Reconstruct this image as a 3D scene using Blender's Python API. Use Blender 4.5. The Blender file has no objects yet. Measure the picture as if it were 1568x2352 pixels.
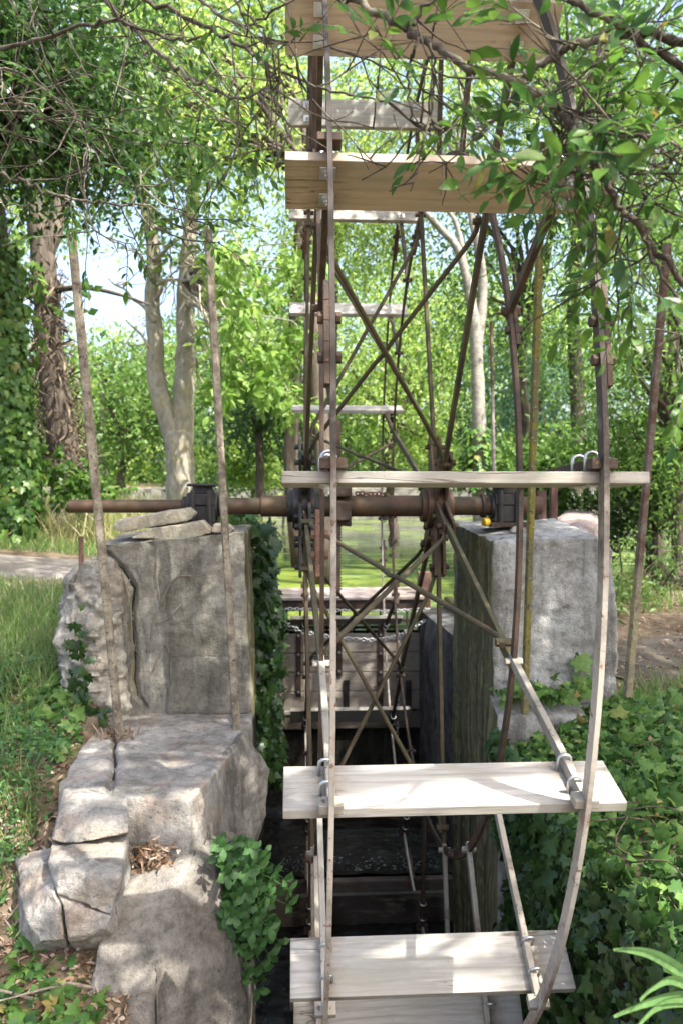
import bpy, bmesh, math, random
import numpy as np
from mathutils import Vector, Matrix
rng = np.random.default_rng(7)
random.seed(7)
SC = bpy.context.scene
COL = SC.collection
PI = math.pi

# ------------------------------------------------------------------ camera (solved from the wheel)
CAM = np.array([-0.0898, -4.9735, 0.0805])
YAW, PITCH, FPX = 0.0588, 0.0234, 1895.9
_cy, _sy, _cp, _sp = math.cos(YAW), math.sin(YAW), math.cos(PITCH), math.sin(PITCH)
CR = np.array([_cy, -_sy, 0.0]); CF = np.array([_sy * _cp, _cy * _cp, -_sp]); CU = np.cross(CR, CF)
def ray(x, y): return CF + CR * (x - 784) / FPX - CU * (y - 1176) / FPX
def atY(x, y, Y):
    d = ray(x, y); return CAM + d * (Y - CAM[1]) / d[1]
def atZ(x, y, Z):
    d = ray(x, y); return CAM + d * (Z - CAM[2]) / d[2]
def atX(x, y, X):
    d = ray(x, y); return CAM + d * (X - CAM[0]) / d[0]
cam = bpy.data.cameras.new('camera'); co = bpy.data.objects.new('camera', cam); COL.objects.link(co)
M4 = Matrix.Identity(4)
for i in range(3):
    M4[i][0], M4[i][1], M4[i][2], M4[i][3] = CR[i], CU[i], -CF[i], CAM[i]
co.matrix_world = M4
cam.sensor_fit = 'VERTICAL'; cam.sensor_height = 22.3; cam.sensor_width = 14.9
cam.lens = FPX / 2352 * 22.3
cam.clip_start = 0.05; cam.clip_end = 600
cam.dof.use_dof = True; cam.dof.focus_distance = 2.7; cam.dof.aperture_fstop = 2.8
SC.camera = co

# ------------------------------------------------------------------ node helpers
class NT:
    def __init__(s, name):
        s.m = bpy.data.materials.new(name); s.m.use_nodes = True
        s.t = s.m.node_tree; s.t.nodes.clear()
        s.out = s.t.nodes.new('ShaderNodeOutputMaterial')
    def n(s, typ, **kw):
        nd = s.t.nodes.new('ShaderNode' + typ)
        for k, v in kw.items():
            if k.startswith('i_'):
                key = k[2:]
                sock = nd.inputs[int(key)] if key.isdigit() else nd.inputs[key.replace('_', ' ')]
                if hasattr(v, 'is_output') or isinstance(v, bpy.types.NodeSocket): s.t.links.new(v, sock)
                else: sock.default_value = v
            else: setattr(nd, k, v)
        return nd
    def link(s, a, b): s.t.links.new(a, b)
    def coords(s, kind='Object', scale=(1, 1, 1), jitter=False, loc=(0, 0, 0)):
        tc = s.n('TexCoord'); o = tc.outputs[kind]
        if jitter:
            oi = s.n('ObjectInfo'); ml = s.n('Math', operation='MULTIPLY', i_0=oi.outputs['Random'], i_1=37.0)
            cx = s.n('CombineXYZ', i_0=ml.outputs[0], i_1=ml.outputs[0], i_2=ml.outputs[0])
            ad = s.n('VectorMath', operation='ADD', i_0=o, i_1=cx.outputs[0]); o = ad.outputs[0]
        mp = s.n('Mapping', i_Vector=o, i_Scale=scale, i_Location=loc)
        return mp.outputs[0]
    def noise(s, vec, scale=5, detail=6, rough=.6, dist=0):
        return s.n('TexNoise', i_Vector=vec, i_Scale=scale, i_Detail=detail, i_Roughness=rough, i_Distortion=dist).outputs[0]
    def ramp(s, fac, stops, interp='LINEAR'):
        nd = s.n('ValToRGB', i_Fac=fac); cr = nd.color_ramp; cr.interpolation = interp
        while len(cr.elements) < len(stops): cr.elements.new(.5)
        for e, (p, c) in zip(cr.elements, stops):
            e.position = p; e.color = (c, c, c, 1) if isinstance(c, (int, float)) else (*c, 1)
        return nd.outputs[0]
    def mix(s, fac, a, b, mode='MIX'):
        nd = s.n('Mix', data_type='RGBA', blend_type=mode)
        for sock, v in ((nd.inputs[0], fac), (nd.inputs[6], a), (nd.inputs[7], b)):
            if isinstance(v, bpy.types.NodeSocket): s.link(v, sock)
            elif isinstance(v, (int, float)): sock.default_value = v
            else: sock.default_value = (*v, 1)
        return nd.outputs[2]
    def bump(s, h, strength=.5, dist=.01, normal=None):
        b = s.n('Bump', i_Height=h, i_Strength=strength, i_Distance=dist)
        if normal: s.link(normal, b.inputs['Normal'])
        return b.outputs[0]
    def bsdf(s, col, rough=.8, metal=0, normal=None, spec=.4):
        p = s.n('BsdfPrincipled')
        for k, v in (('Base Color', col), ('Roughness', rough), ('Metallic', metal), ('Specular IOR Level', spec)):
            if isinstance(v, bpy.types.NodeSocket): s.link(v, p.inputs[k])
            elif isinstance(v, (int, float)): p.inputs[k].default_value = v
            else: p.inputs[k].default_value = (*v, 1)
        if normal: s.link(normal, p.inputs['Normal'])
        return p.outputs[0]
    def done(s, sh): s.link(sh, s.out.inputs[0]); return s.m

def m_concrete(name, light=(.285, .268, .228), dark=(.128, .119, .097), moss=0.0, warm=0.0, stain=1.0, limew=.55):
    t = NT(name); v = t.coords()
    big = t.ramp(t.noise(v, 2.2, 8, .65, .6), [(.38, 0), (.62, 1)])
    c = t.mix(big, dark, light)
    if warm:
        w = t.ramp(t.noise(v, 5, 6, .6, .5), [(.48, 0), (.62, 1)])
        wm = t.n('Math', operation='MULTIPLY', i_0=w, i_1=warm)
        c = t.mix(wm.outputs[0], c, (.42, .27, .16))
    vs = t.coords(scale=(6, 6, .7))
    st = t.ramp(t.noise(vs, 1.6, 7, .62, .4), [(.5, 0), (.7, .75 * stain)])
    c = t.mix(st, c, (.07, .065, .055))
    lime = t.ramp(t.noise(t.coords(scale=(3.5, 3.5, .6), loc=(7, 3, 1)), 1.5, 6, .6, .7), [(.58, 0), (.72, limew)])
    c = t.mix(lime, c, (.46, .45, .42))
    sp = t.ramp(t.noise(v, 34, 9, .72), [(.3, .62), (.5, 1), (.68, 1.22)])
    c = t.mix(1.0, c, sp, 'MULTIPLY')
    sp2 = t.ramp(t.noise(v, 150, 2, .5), [(.3, .72), (.45, 1)])
    c = t.mix(1.0, c, sp2, 'MULTIPLY')
    dv = t.n('VectorMath', operation='ADD', i_0=v, i_1=t.n('TexNoise', i_Vector=v, i_Scale=4.0, i_Detail=5.0).outputs['Color']).outputs[0]
    ce = t.n('TexVoronoi', feature='DISTANCE_TO_EDGE', i_Vector=dv, i_Scale=1.7).outputs['Distance']
    cl = t.ramp(ce, [(.0, .85), (.006, .3), (.012, 0)]); cf = t.ramp(t.noise(v, 1.3, 3), [(.5, 0), (.62, 1)])
    cm_ = t.n('Math', operation='MULTIPLY', i_0=cl, i_1=cf)
    c = t.mix(cm_.outputs[0], c, (.03, .027, .022))
    pits = t.n('TexVoronoi', i_Vector=v, i_Scale=38.0).outputs['Distance']
    pm = t.ramp(pits, [(.06, .3), (.2, 1)])
    pf = t.ramp(t.noise(v, 2.5, 5, .7), [(.50, 0), (.58, 1)])
    c = t.mix(pf, c, t.mix(1.0, c, pm, 'MULTIPLY'))
    blot = t.ramp(t.noise(v, 13, 5, .65, .8), [(.60, 0), (.66, .55)]); bf = t.ramp(t.noise(v, 1.9, 4, .6), [(.46, 0), (.56, 1)])
    bm_ = t.n('Math', operation='MULTIPLY', i_0=blot, i_1=bf); c = t.mix(bm_.outputs[0], c, (.06, .055, .045))
    ge = t.n('NewGeometry')
    sx = t.n('SeparateXYZ', i_0=ge.outputs['Normal'])
    if moss:
        sgn = 1 if moss > 0 else -1
        side = t.n('MapRange', i_0=sx.outputs[0], i_1=.45 * sgn, i_2=.85 * sgn, i_3=0.0, i_4=1.0)
        streak = t.noise(t.coords(scale=(5, 5, .35)), 2.5, 7, .65, .3)
        mc = t.ramp(streak, [(.3, (.04, .038, .028)), (.48, (.13, .122, .072)), (.6, (.23, .215, .115)), (.75, (.36, .34, .26))])
        c = t.mix(side.outputs[0], c, mc)
    h = t.n('Math', operation='ADD', i_0=t.noise(v, 14, 8, .65), i_1=t.noise(v, 80, 4, .7)).outputs[0]
    return t.done(t.bsdf(c, .92, normal=t.bump(h, .75, .012), spec=.2))

def m_wood(name, c0, c1, grain=(.55, .5, .45), rough=.75, greyer=0.0, axis='x', jitter=True, wear=.0):
    t = NT(name)
    sc = {'x': (1.1, 16, 16), 'y': (16, 1.1, 16), 'z': (16, 16, 1.1)}[axis]
    v = t.coords(scale=sc, jitter=jitter)
    v2 = t.coords(jitter=jitter)
    g = t.noise(v, 3.2, 8, .62, .9)
    c = t.mix(t.ramp(g, [(.3, 0), (.68, 1)]), c0, c1)
    wave = t.n('TexWave', wave_type='BANDS', bands_direction='Y' if axis == 'x' else 'X', i_Vector=t.coords(scale={'x': (.12, 1, .6), 'y': (1, .12, .6), 'z': (1, 1, .12)}[axis], jitter=jitter), i_Scale=9.0, i_Distortion=7.0, i_Detail=3.0, i_Detail_Scale=1.2).outputs[0]
    c = t.mix(t.ramp(wave, [(.0, .32), (.35, 0)]), c, grain)
    kn = t.n('TexVoronoi', i_Vector=t.coords(scale=(2.2, 4.5, 4.5), jitter=jitter), i_Scale=1.3).outputs['Distance']
    c = t.mix(t.ramp(kn, [(.0, .75), (.035, .5), (.06, 0)]), c, (.13, .075, .04))
    bl = t.ramp(t.noise(v2, 3.4, 5, .6), [(.45, 0), (.7, .5 + .3 * wear)])
    c = t.mix(bl, c, (.30 - .1 * greyer, .285 - .1 * greyer, .25 - .08 * greyer))
    spk = t.ramp(t.noise(t.coords(scale=(1.4, 2.6, 2.6), jitter=jitter), 24, 4, .7), [(.66, 0), (.74, .6)])
    c = t.mix(spk, c, (.16, .11, .075))
    ck = t.ramp(t.noise(t.coords(scale=(.5, 7, 7), jitter=jitter), 2.0, 4, .5, .6), [(.488, 0), (.5, .8), (.512, 0)])
    ckm = t.ramp(t.noise(v2, 2.2, 2), [(.5, 0), (.58, 1)])
    cm = t.n('Math', operation='MULTIPLY', i_0=ck, i_1=ckm)
    c = t.mix(cm.outputs[0], c, (.07, .045, .03))
    if axis == 'x' and name != 'deck':
        sx = t.n('SeparateXYZ', i_0=t.coords()); m_ = None
        for x0 in (.017, .748):
            dx = t.n('Math', operation='ABSOLUTE', i_0=t.n('Math', operation='SUBTRACT', i_0=sx.outputs[0], i_1=x0).outputs[0])
            k = t.n('MapRange', i_0=t.n('Math', operation='MULTIPLY_ADD', i_0=t.noise(t.coords(scale=(1, 3, 3), jitter=jitter), 11, 6, .7), i_1=.16, i_2=dx.outputs[0]).outputs[0], i_1=.075, i_2=.15, i_3=.6, i_4=0.0).outputs[0]
            m_ = k if m_ is None else t.n('Math', operation='MAXIMUM', i_0=m_, i_1=k).outputs[0]
        c = t.mix(m_, c, (.13, .085, .055))
        ex = t.n('Math', operation='ABSOLUTE', i_0=t.n('Math', operation='SUBTRACT', i_0=sx.outputs[0], i_1=.39).outputs[0])
        ek = t.n('MapRange', i_0=t.n('Math', operation='MULTIPLY_ADD', i_0=t.noise(t.coords(scale=(1, 2, 2), jitter=jitter), 16, 6, .7), i_1=.09, i_2=ex.outputs[0]).outputs[0], i_1=.515, i_2=.56, i_3=0.0, i_4=.55).outputs[0]
        c = t.mix(ek, c, (.16, .135, .105))
        al = t.ramp(t.noise(t.coords(scale=(.9, 3, 3), jitter=jitter, loc=(5, 2, 1)), 2.6, 7, .68, .6), [(.52, 0), (.66, .5)])
        c = t.mix(al, c, (.23, .22, .165))
    h = t.n('Math', operation='SUBTRACT', i_0=g, i_1=cm.outputs[0]).outputs[0]
    return t.done(t.bsdf(c, rough, normal=t.bump(h, .35, .006), spec=.25))

def m_rust(name, base=(.075, .05, .035), rust=(.17, .08, .04), green=0.0, rough=.7, metal=.15):
    t = NT(name); v = t.coords(jitter=True)
    c = t.mix(t.ramp(t.noise(v, 7, 8, .65, .5), [(.38, 0), (.65, 1)]), base, rust)
    if green:
        g = t.ramp(t.noise(v, 3.1, 6, .6), [(.4, 0), (.62, green)])
        c = t.mix(g, c, (.09, .085, .035))
    c = t.mix(t.ramp(t.noise(v, 60, 4, .7), [(.6, 0), (.72, .7)]), c, (.03, .022, .018))
    c = t.mix(t.ramp(t.noise(v, 42, 3, .6), [(.66, 0), (.74, .6)]), c, (.24, .13, .075))
    h = t.n('Math', operation='ADD', i_0=t.noise(v, 30, 6, .7), i_1=t.noise(v, 120, 3, .7)).outputs[0]
    return t.done(t.bsdf(c, rough, metal, normal=t.bump(h, .5, .004), spec=.35))

def m_paint(name, paint=(.42, .39, .34), rust=(.17, .075, .045), amount=.6, bare=None):
    """pale old paint on iron, flaking to rust in spots"""
    t = NT(name); v = t.coords(jitter=False)
    c = t.mix(t.ramp(t.noise(v, 4, 6, .6), [(.35, 0), (.65, 1)]), tuple(k * .72 for k in paint), paint)
    c = t.mix(t.ramp(t.noise(v, 2.3, 8, .7), [(.52, 0), (.66, amount)]), c, tuple(k * .5 for k in rust))
    c = t.mix(t.ramp(t.noise(v, 38, 4, .6), [(.60, 0), (.66, .95)]), c, rust)
    if bare:
        sx = t.n('SeparateXYZ', i_0=t.coords()); nz = t.n('Math', operation='MULTIPLY_ADD', i_0=t.noise(v, 9, 6, .7), i_1=1.4, i_2=sx.outputs[2])
        k = t.n('MapRange', i_0=nz.outputs[0], i_1=bare - .1, i_2=bare + .45)
        c = t.mix(k.outputs[0], c, t.mix(t.noise(v, 22, 5, .7), (.02, .016, .014), (.065, .048, .038)))
    h = t.noise(v, 45, 5, .65)
    return t.done(t.bsdf(c, .62, .0, normal=t.bump(h, .5, .003), spec=.4))

def m_leaf(name, cols, trans=.4, rough=.45, tcol=None, spec=.4, dead=None):
    t = NT(name)
    ge = t.n('NewGeometry'); r = ge.outputs['Random Per Island']
    n = len(cols)
    c = t.ramp(r, [(i / max(1, n - 1) * (.97 if dead else 1), k) for i, k in enumerate(cols)] + ([(.985, dead), (1.0, tuple(q * .6 for q in dead))] if dead else []))
    sp = t.ramp(t.noise(t.coords(), 55, 4, .7), [(.3, .72), (.6, 1.1)]); c = t.mix(1.0, c, sp, 'MULTIPLY')
    p = t.bsdf(c, rough, spec=spec)
    hs = t.n('HueSaturation', i_Hue=.49, i_Saturation=1.0, i_Value=1.7, i_Color=c)
    tr = t.n('BsdfTranslucent', i_Color=hs.outputs[0])
    mx = t.n('MixShader', i_0=trans, i_1=p, i_2=tr.outputs[0])
    return t.done(mx.outputs[0])

def m_bark(name, c0, c1, scale=(6, 6, 1.2), lichen=0.0, bump=1.0, lc=(.3, .27, .08)):
    t = NT(name); v = t.coords(scale=scale)
    g = t.noise(v, 3.0, 8, .68, .8)
    c = t.mix(t.ramp(g, [(.35, 0), (.65, 1)]), c0, c1)
    if lichen:
        c = t.mix(t.ramp(t.noise(t.coords(), 5.0, 7, .7), [(.5, 0), (.6, lichen)]), c, lc)
    c = t.mix(t.ramp(t.noise(t.coords(), 70, 3, .6), [(.6, 0), (.75, .5)]), c, tuple(k * .35 for k in c0))
    return t.done(t.bsdf(c, .9, normal=t.bump(g, bump, .03), spec=.15))

MT = {}
MT['concrete'] = m_concrete('old_concrete', moss=1.0)
MT['concrete_r'] = m_concrete('old_concrete_pale', light=(.40, .40, .385), dark=(.22, .215, .2), moss=-1.0, stain=.95)
MT['concrete_s'] = m_concrete('old_concrete_step', light=(.325, .31, .283), dark=(.165, .157, .142), moss=0, warm=.25, stain=.8)
MT['concrete_w'] = m_concrete('stained_channel_concrete', light=(.27, .25, .22), dark=(.105, .095, .082), moss=0, stain=1.25)
MT['rubble'] = m_concrete('rubble_core', light=(.34, .32, .275), dark=(.17, .158, .13), warm=.15, stain=.7)
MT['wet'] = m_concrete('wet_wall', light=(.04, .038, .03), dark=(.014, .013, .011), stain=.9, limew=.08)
MT['stone'] = m_concrete('flat_stone', light=(.44, .41, .32), dark=(.27, .245, .19), warm=.25, stain=.35)
MT['wood_new'] = m_wood('new_board', (.355, .28, .205), (.435, .355, .272), grain=(.26, .195, .14))
MT['wood_pale'] = m_wood('weathered_board', (.285, .272, .245), (.415, .40, .365), grain=(.20, .18, .152), greyer=.3, wear=.5)
MT['wood_grey'] = m_wood('grey_plank', (.30, .265, .235), (.43, .39, .35), grain=(.2, .165, .14), greyer=.6, wear=.6)
MT['wood_dark'] = m_wood('dark_plank', (.035, .03, .027), (.08, .066, .057), grain=(.05, .04, .035), greyer=1.6)
MT['wood_wet'] = m_wood('wet_board', (.009, .008, .007), (.024, .021, .018), grain=(.03, .025, .02), greyer=2.2, rough=.35)
MT['deck'] = m_wood('weathered_deck', (.24, .2, .2), (.36, .31, .3), grain=(.15, .12, .11), greyer=1.0)
MT['rust'] = m_rust('rusty_iron', base=(.04, .031, .025), rust=(.105, .066, .046))
MT['rust_green'] = m_rust('rusty_iron_lichen', base=(.04, .033, .022), rust=(.09, .063, .037), green=.55)
MT['rust_dark'] = m_rust('dark_iron', base=(.028, .023, .02), rust=(.07, .04, .03))
MT['rust_red'] = m_rust('red_rust', base=(.12, .066, .05), rust=(.22, .125, .095), rough=.85, metal=0)
MT['axle'] = m_rust('axle_iron', base=(.042, .028, .02), rust=(.11, .056, .034), green=.35, rough=.55, metal=.2)
MT['black'] = m_rust('black_greased_iron', base=(.02, .02, .021), rust=(.05, .045, .042), rough=.45, metal=.2)
MT['paint'] = m_paint('flaking_pale_paint', paint=(.44, .40, .35), amount=.8, bare=.5)
MT['arm'] = m_paint('grey_arm_paint', paint=(.30, .275, .23), rust=(.11, .07, .047), amount=.95)
def m_plain(name, col, rough=.5, metal=0.0, n=.3):
    t = NT(name); v = t.coords(jitter=True)
    c = t.mix(t.ramp(t.noise(v, 20, 6, .65), [(.3, n), (.7, 0)]), col, tuple(k * .4 for k in col))
    return t.done(t.bsdf(c, rough, metal, normal=t.bump(t.noise(v, 60, 3), .15, .002)))
MT['zinc'] = m_plain('zinc_plated', (.55, .57, .58), .38, .85)
MT['red_paint'] = m_plain('red_oxide_paint', (.105, .05, .042), .75, 0, .6)
MT['yellow'] = m_plain('yellow_plastic', (.6, .4, .02), .4)

# ------------------------------------------------------------------ mesh helpers
class MB:
    def __init__(s): s.v = []; s.f = []
    def add(s, vs, fs):
        b = len(s.v); s.v += [tuple(map(float, v)) for v in vs]; s.f += [tuple(b + i for i in f) for f in fs]; return s
    def box(s, lo, hi):
        x0, y0, z0 = lo; x1, y1, z1 = hi
        return s.add([(x0, y0, z0), (x1, y0, z0), (x1, y1, z0), (x0, y1, z0), (x0, y0, z1), (x1, y0, z1), (x1, y1, z1), (x0, y1, z1)],
                     [(0, 3, 2, 1), (4, 5, 6, 7), (0, 1, 5, 4), (1, 2, 6, 5), (2, 3, 7, 6), (3, 0, 4, 7)])
    def bar(s, p0, p1, w, h, up=(0, 0, 1)):
        p0 = np.array(p0, float); p1 = np.array(p1, float); d = p1 - p0; d /= np.linalg.norm(d)
        a = np.cross(d, np.array(up, float)); a /= np.linalg.norm(a); b = np.cross(a, d)
        vs = []
        for p in (p0, p1):
            for sa, sb in ((-1, -1), (1, -1), (1, 1), (-1, 1)): vs.append(p + a * w / 2 * sa + b * h / 2 * sb)
        return s.add(vs, [(0, 1, 2, 3), (7, 6, 5, 4), (0, 4, 5, 1), (1, 5, 6, 2), (2, 6, 7, 3), (3, 7, 4, 0)])
    def tube(s, pts, rad, n=8, cap=True):
        pts = np.array(pts, float); m = len(pts)
        rad = np.full(m, rad) if np.isscalar(rad) else np.array(rad, float)
        tg = np.gradient(pts, axis=0); tg /= np.linalg.norm(tg, axis=1)[:, None] + 1e-12
        ref = np.array([0, 0, 1.0]) if abs(tg[0][2]) < .9 else np.array([1.0, 0, 0])
        vs = []
        for i in range(m):
            a = np.cross(tg[i], ref); a /= np.linalg.norm(a) + 1e-12; b = np.cross(tg[i], a); ref = np.cross(a, tg[i])
            for k in range(n):
                q = 2 * PI * k / n; vs.append(pts[i] + rad[i] * (math.cos(q) * a + math.sin(q) * b))
        fs = [(i * n + k, i * n + (k + 1) % n, (i + 1) * n + (k + 1) % n, (i + 1) * n + k) for i in range(m - 1) for k in range(n)]
        if cap: fs += [tuple(range(n))[::-1], tuple((m - 1) * n + k for k in range(n))]
        return s.add(vs, fs)
    def cyl(s, p0, p1, r, n=16, r1=None): return s.tube([p0, p1], [r, r if r1 is None else r1], n)
    def ringx(s, x0, x1, r0, r1, n=160):
        vs = []
        for k in range(n):
            q = 2 * PI * k / n; c, q2 = math.cos(q), math.sin(q)
            vs += [(x0, c * r0, q2 * r0), (x1, c * r0, q2 * r0), (x1, c * r1, q2 * r1), (x0, c * r1, q2 * r1)]
        fs = []
        for k in range(n):
            a, b = 4 * k, 4 * ((k + 1) % n)
            for i in range(4): fs.append((a + i, a + (i + 1) % 4, b + (i + 1) % 4, b + i))
        return s.add(vs, fs)
    def build(s, name, mat, parent=None, bevel=0, smooth=False, fix=True):
        me = bpy.data.meshes.new(name); me.from_pydata(s.v, [], s.f)
        if fix:
            bm = bmesh.new(); bm.from_mesh(me); bmesh.ops.recalc_face_normals(bm, faces=bm.faces); bm.to_mesh(me); bm.free()
        o = bpy.data.objects.new(name, me); COL.objects.link(o); me.materials.append(MT[mat] if isinstance(mat, str) else mat)
        if parent: o.parent = parent
        if bevel:
            b = o.modifiers.new('bevel', 'BEVEL'); b.width = bevel; b.segments = 2; b.limit_method = 'ANGLE'
        if smooth:
            me.polygons.foreach_set('use_smooth', [True] * len(me.polygons))
        return o

def tag(o, label=None, cat=None, group=None, kind=None):
    if label: o['label'] = label
    if cat: o['category'] = cat
    if group: o['group'] = group
    if kind: o['kind'] = kind
    return o
def empty(name, loc=(0, 0, 0)):
    o = bpy.data.objects.new(name, None); o.location = loc; COL.objects.link(o); o.empty_display_size = .1
    return o
def dup(o, parent=None, name=None):
    c = o.copy(); COL.objects.link(c)
    if parent: c.parent = parent
    return c

def np_mesh(name, co, faces, mat, parent=None, smooth=False):
    """co (N,3) float array, faces (M,k) int array -> one mesh object"""
    me = bpy.data.meshes.new(name); co = np.asarray(co, np.float32); faces = np.asarray(faces, np.int32)
    m, k = faces.shape
    me.vertices.add(len(co)); me.vertices.foreach_set('co', co.ravel())
    me.loops.add(m * k); me.loops.foreach_set('vertex_index', faces.ravel())
    me.polygons.add(m); me.polygons.foreach_set('loop_start', np.arange(m, dtype=np.int32) * k)
    me.polygons.foreach_set('loop_total', np.full(m, k, np.int32))
    if smooth: me.polygons.foreach_set('use_smooth', np.ones(m, bool))
    me.update(calc_edges=True); me.validate()
    o = bpy.data.objects.new(name, me); COL.objects.link(o); me.materials.append(MT[mat] if isinstance(mat, str) else mat)
    if parent: o.parent = parent
    return o

def unit(a): return a / (np.linalg.norm(a, axis=-1, keepdims=True) + 1e-9)
# leaf templates: x across, y along, z normal
T_FAR = (np.array([(0, 0, 0), (.5, .45, .05), (0, 1, 0), (-.5, .45, .05)]), np.array([(0, 1, 2, 3)]))
T_LANCE = (np.array([(0, 0, 0), (.38, .25, .07), (0, .25, 0), (-.38, .25, .07), (.5, .55, .06), (0, .55, .02), (-.5, .55, .06), (.26, .82, -.01), (0, .82, -.02), (-.26, .82, -.01), (0, 1, -.1)]),
           np.array([(0, 1, 2), (0, 2, 3), (1, 4, 5), (1, 5, 2), (2, 5, 6), (2, 6, 3), (4, 7, 8), (4, 8, 5), (5, 8, 9), (5, 9, 6), (7, 10, 8), (8, 10, 9)]))
_iv = [(0, .12), (.2, 0), (.5, .12), (.36, .34), (.52, .56), (.22, .6), (0, 1), (-.22, .6), (-.52, .56), (-.36, .34), (-.5, .12), (-.2, 0)]
T_IVY = (np.array([(0, .38, .0)] + [(x, y, -.22 * abs(x) - .18 * max(0, y - .4)) for x, y in _iv]),
         np.array([(0, i + 1, (i + 1) % 12 + 1) for i in range(12)]))
_i2 = [(0, .1), (.16, -.04), (.44, .02), (.3, .3), (.34, .42), (.2, .55), (0, 1.05), (-.2, .55), (-.34, .42), (-.3, .3), (-.44, .02), (-.16, -.04)]
T_IVY2 = (np.array([(0, .36, .06)] + [(x, y, -.45 * x * x - .3 * max(0, y - .5) + .08 * math.sin(9 * x + 4 * y)) for x, y in _i2]), T_IVY[1])
T_BLADE = (np.array([(-.5, 0, 0), (.5, 0, 0), (-.4, .5, .1), (.4, .5, .1), (-.22, .82, .27), (.22, .82, .27), (0, 1, .45)]),
           np.array([(0, 1, 3), (0, 3, 2), (2, 3, 5), (2, 5, 4), (4, 5, 6)]))
def leaves(name, pos, axis, nrm, length, width, tpl, mat, parent=None):
    """many leaves as one mesh; pos, axis, nrm (N,3); length, width scalars or (N,)"""
    tv, tf = tpl; N = len(pos)
    y = unit(axis); x = unit(np.cross(y, nrm)); z = np.cross(x, y)
    L = np.broadcast_to(np.asarray(length, float), (N,))[:, None, None]; W = np.broadcast_to(np.asarray(width, float), (N,))[:, None, None]
    co = pos[:, None, :] + x[:, None, :] * tv[None, :, 0:1] * W + y[:, None, :] * tv[None, :, 1:2] * L + z[:, None, :] * tv[None, :, 2:3] * L
    f = tf[None] + (np.arange(N) * len(tv))[:, None, None]
    return np_mesh(name, co.reshape(-1, 3), f.reshape(-1, tf.shape[1]), mat, parent)

def vnoise(p, scale, seed=0):
    """cheap smooth value noise, p (N,3)"""
    q = p * scale + seed * 17.3; i = np.floor(q).astype(np.int64); f = q - i; f = f * f * (3 - 2 * f)
    def h(a, b, c):
        n = (a * 374761393 + b * 668265263 + c * 2147483647 + seed * 1013) & 0x7fffffff
        n = ((n ^ (n >> 13)) * 1274126177) & 0x7fffffff
        return ((n ^ (n >> 16)) & 0xffff) / 65535.0
    r = 0
    for dx in (0, 1):
        for dy in (0, 1):
            for dz in (0, 1):
                w = (f[:, 0] if dx else 1 - f[:, 0]) * (f[:, 1] if dy else 1 - f[:, 1]) * (f[:, 2] if dz else 1 - f[:, 2])
                r = r + w * h(i[:, 0] + dx, i[:, 1] + dy, i[:, 2] + dz)
    return r * 2 - 1

def hull(name, pts, mat, parent=None, voxel=.02, rough=.012, chip=.02, seed=1, crumb=0.0, grooves=()):
    """convex block, remeshed and worn by noise: a concrete / stone lump"""
    bm = bmesh.new()
    for p in pts: bm.verts.new(tuple(map(float, p)))
    bmesh.ops.convex_hull(bm, input=bm.verts)
    bmesh.ops.delete(bm, geom=[v for v in bm.verts if not v.link_faces], context='VERTS')
    bmesh.ops.recalc_face_normals(bm, faces=bm.faces)
    me = bpy.data.meshes.new(name); bm.to_mesh(me); bm.free()
    o = bpy.data.objects.new(name, me); COL.objects.link(o)
    md = o.modifiers.new('r', 'REMESH'); md.mode = 'VOXEL'; md.voxel_size = voxel
    dg = bpy.context.evaluated_depsgraph_get(); ev = o.evaluated_get(dg)
    m2 = bpy.data.meshes.new_from_object(ev); o.modifiers.clear(); o.data = m2; m2.name = name
    n = len(m2.vertices); c = np.empty(n * 3, np.float32); m2.vertices.foreach_get('co', c); c = c.reshape(-1, 3).astype(float)
    nr = np.empty(n * 3, np.float32); m2.vertices.foreach_get('normal', nr); nr = nr.reshape(-1, 3)
    d = rough * (vnoise(c, 3.1, seed) * 1.2 + vnoise(c, 9, seed + 1) * .7 + vnoise(c, 26, seed + 2) * .35)
    k = vnoise(c, 6.5, seed + 3); d = d - chip * np.clip(k - .35, 0, 1)
    if crumb: d = d - crumb * (np.abs(vnoise(c, 15, seed + 5)) * 1.0 + np.abs(vnoise(c, 38, seed + 6)) * .6 + np.clip(vnoise(c * [1, 1, 2.5], 7, seed + 7), 0, 1) * 1.2)
    d = d - .35 * chip * np.clip(vnoise(c, 30, seed + 8) - .3, 0, 1)
    c = c + nr * d[:, None]
    for pl_, wd, dp in grooves:
        pl_ = np.array(pl_, float); dist = np.full(n, 9.0)
        for a, b_ in zip(pl_[:-1], pl_[1:]):
            ab = b_ - a; tt = np.clip(((c - a) @ ab) / (ab @ ab), 0, 1); dist = np.minimum(dist, np.linalg.norm(c - a - tt[:, None] * ab, axis=1))
        c = c - nr * (dp * np.clip(1 - dist / wd * (1 + .4 * vnoise(c, 20, 77)), 0, 1))[:, None]
    m2.vertices.foreach_set('co', c.astype(np.float32).ravel()); m2.update()
    m2.polygons.foreach_set('use_smooth', np.ones(len(m2.polygons), bool))
    m2.set_sharp_from_angle(angle=math.radians(38))
    m2.materials.clear(); m2.materials.append(MT[mat] if isinstance(mat, str) else mat)
    if parent: o.parent = parent
    return o
MT['weir'] = m_concrete('reddish_concrete', light=(.30, .245, .235), dark=(.16, .125, .115), stain=.4)
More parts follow.
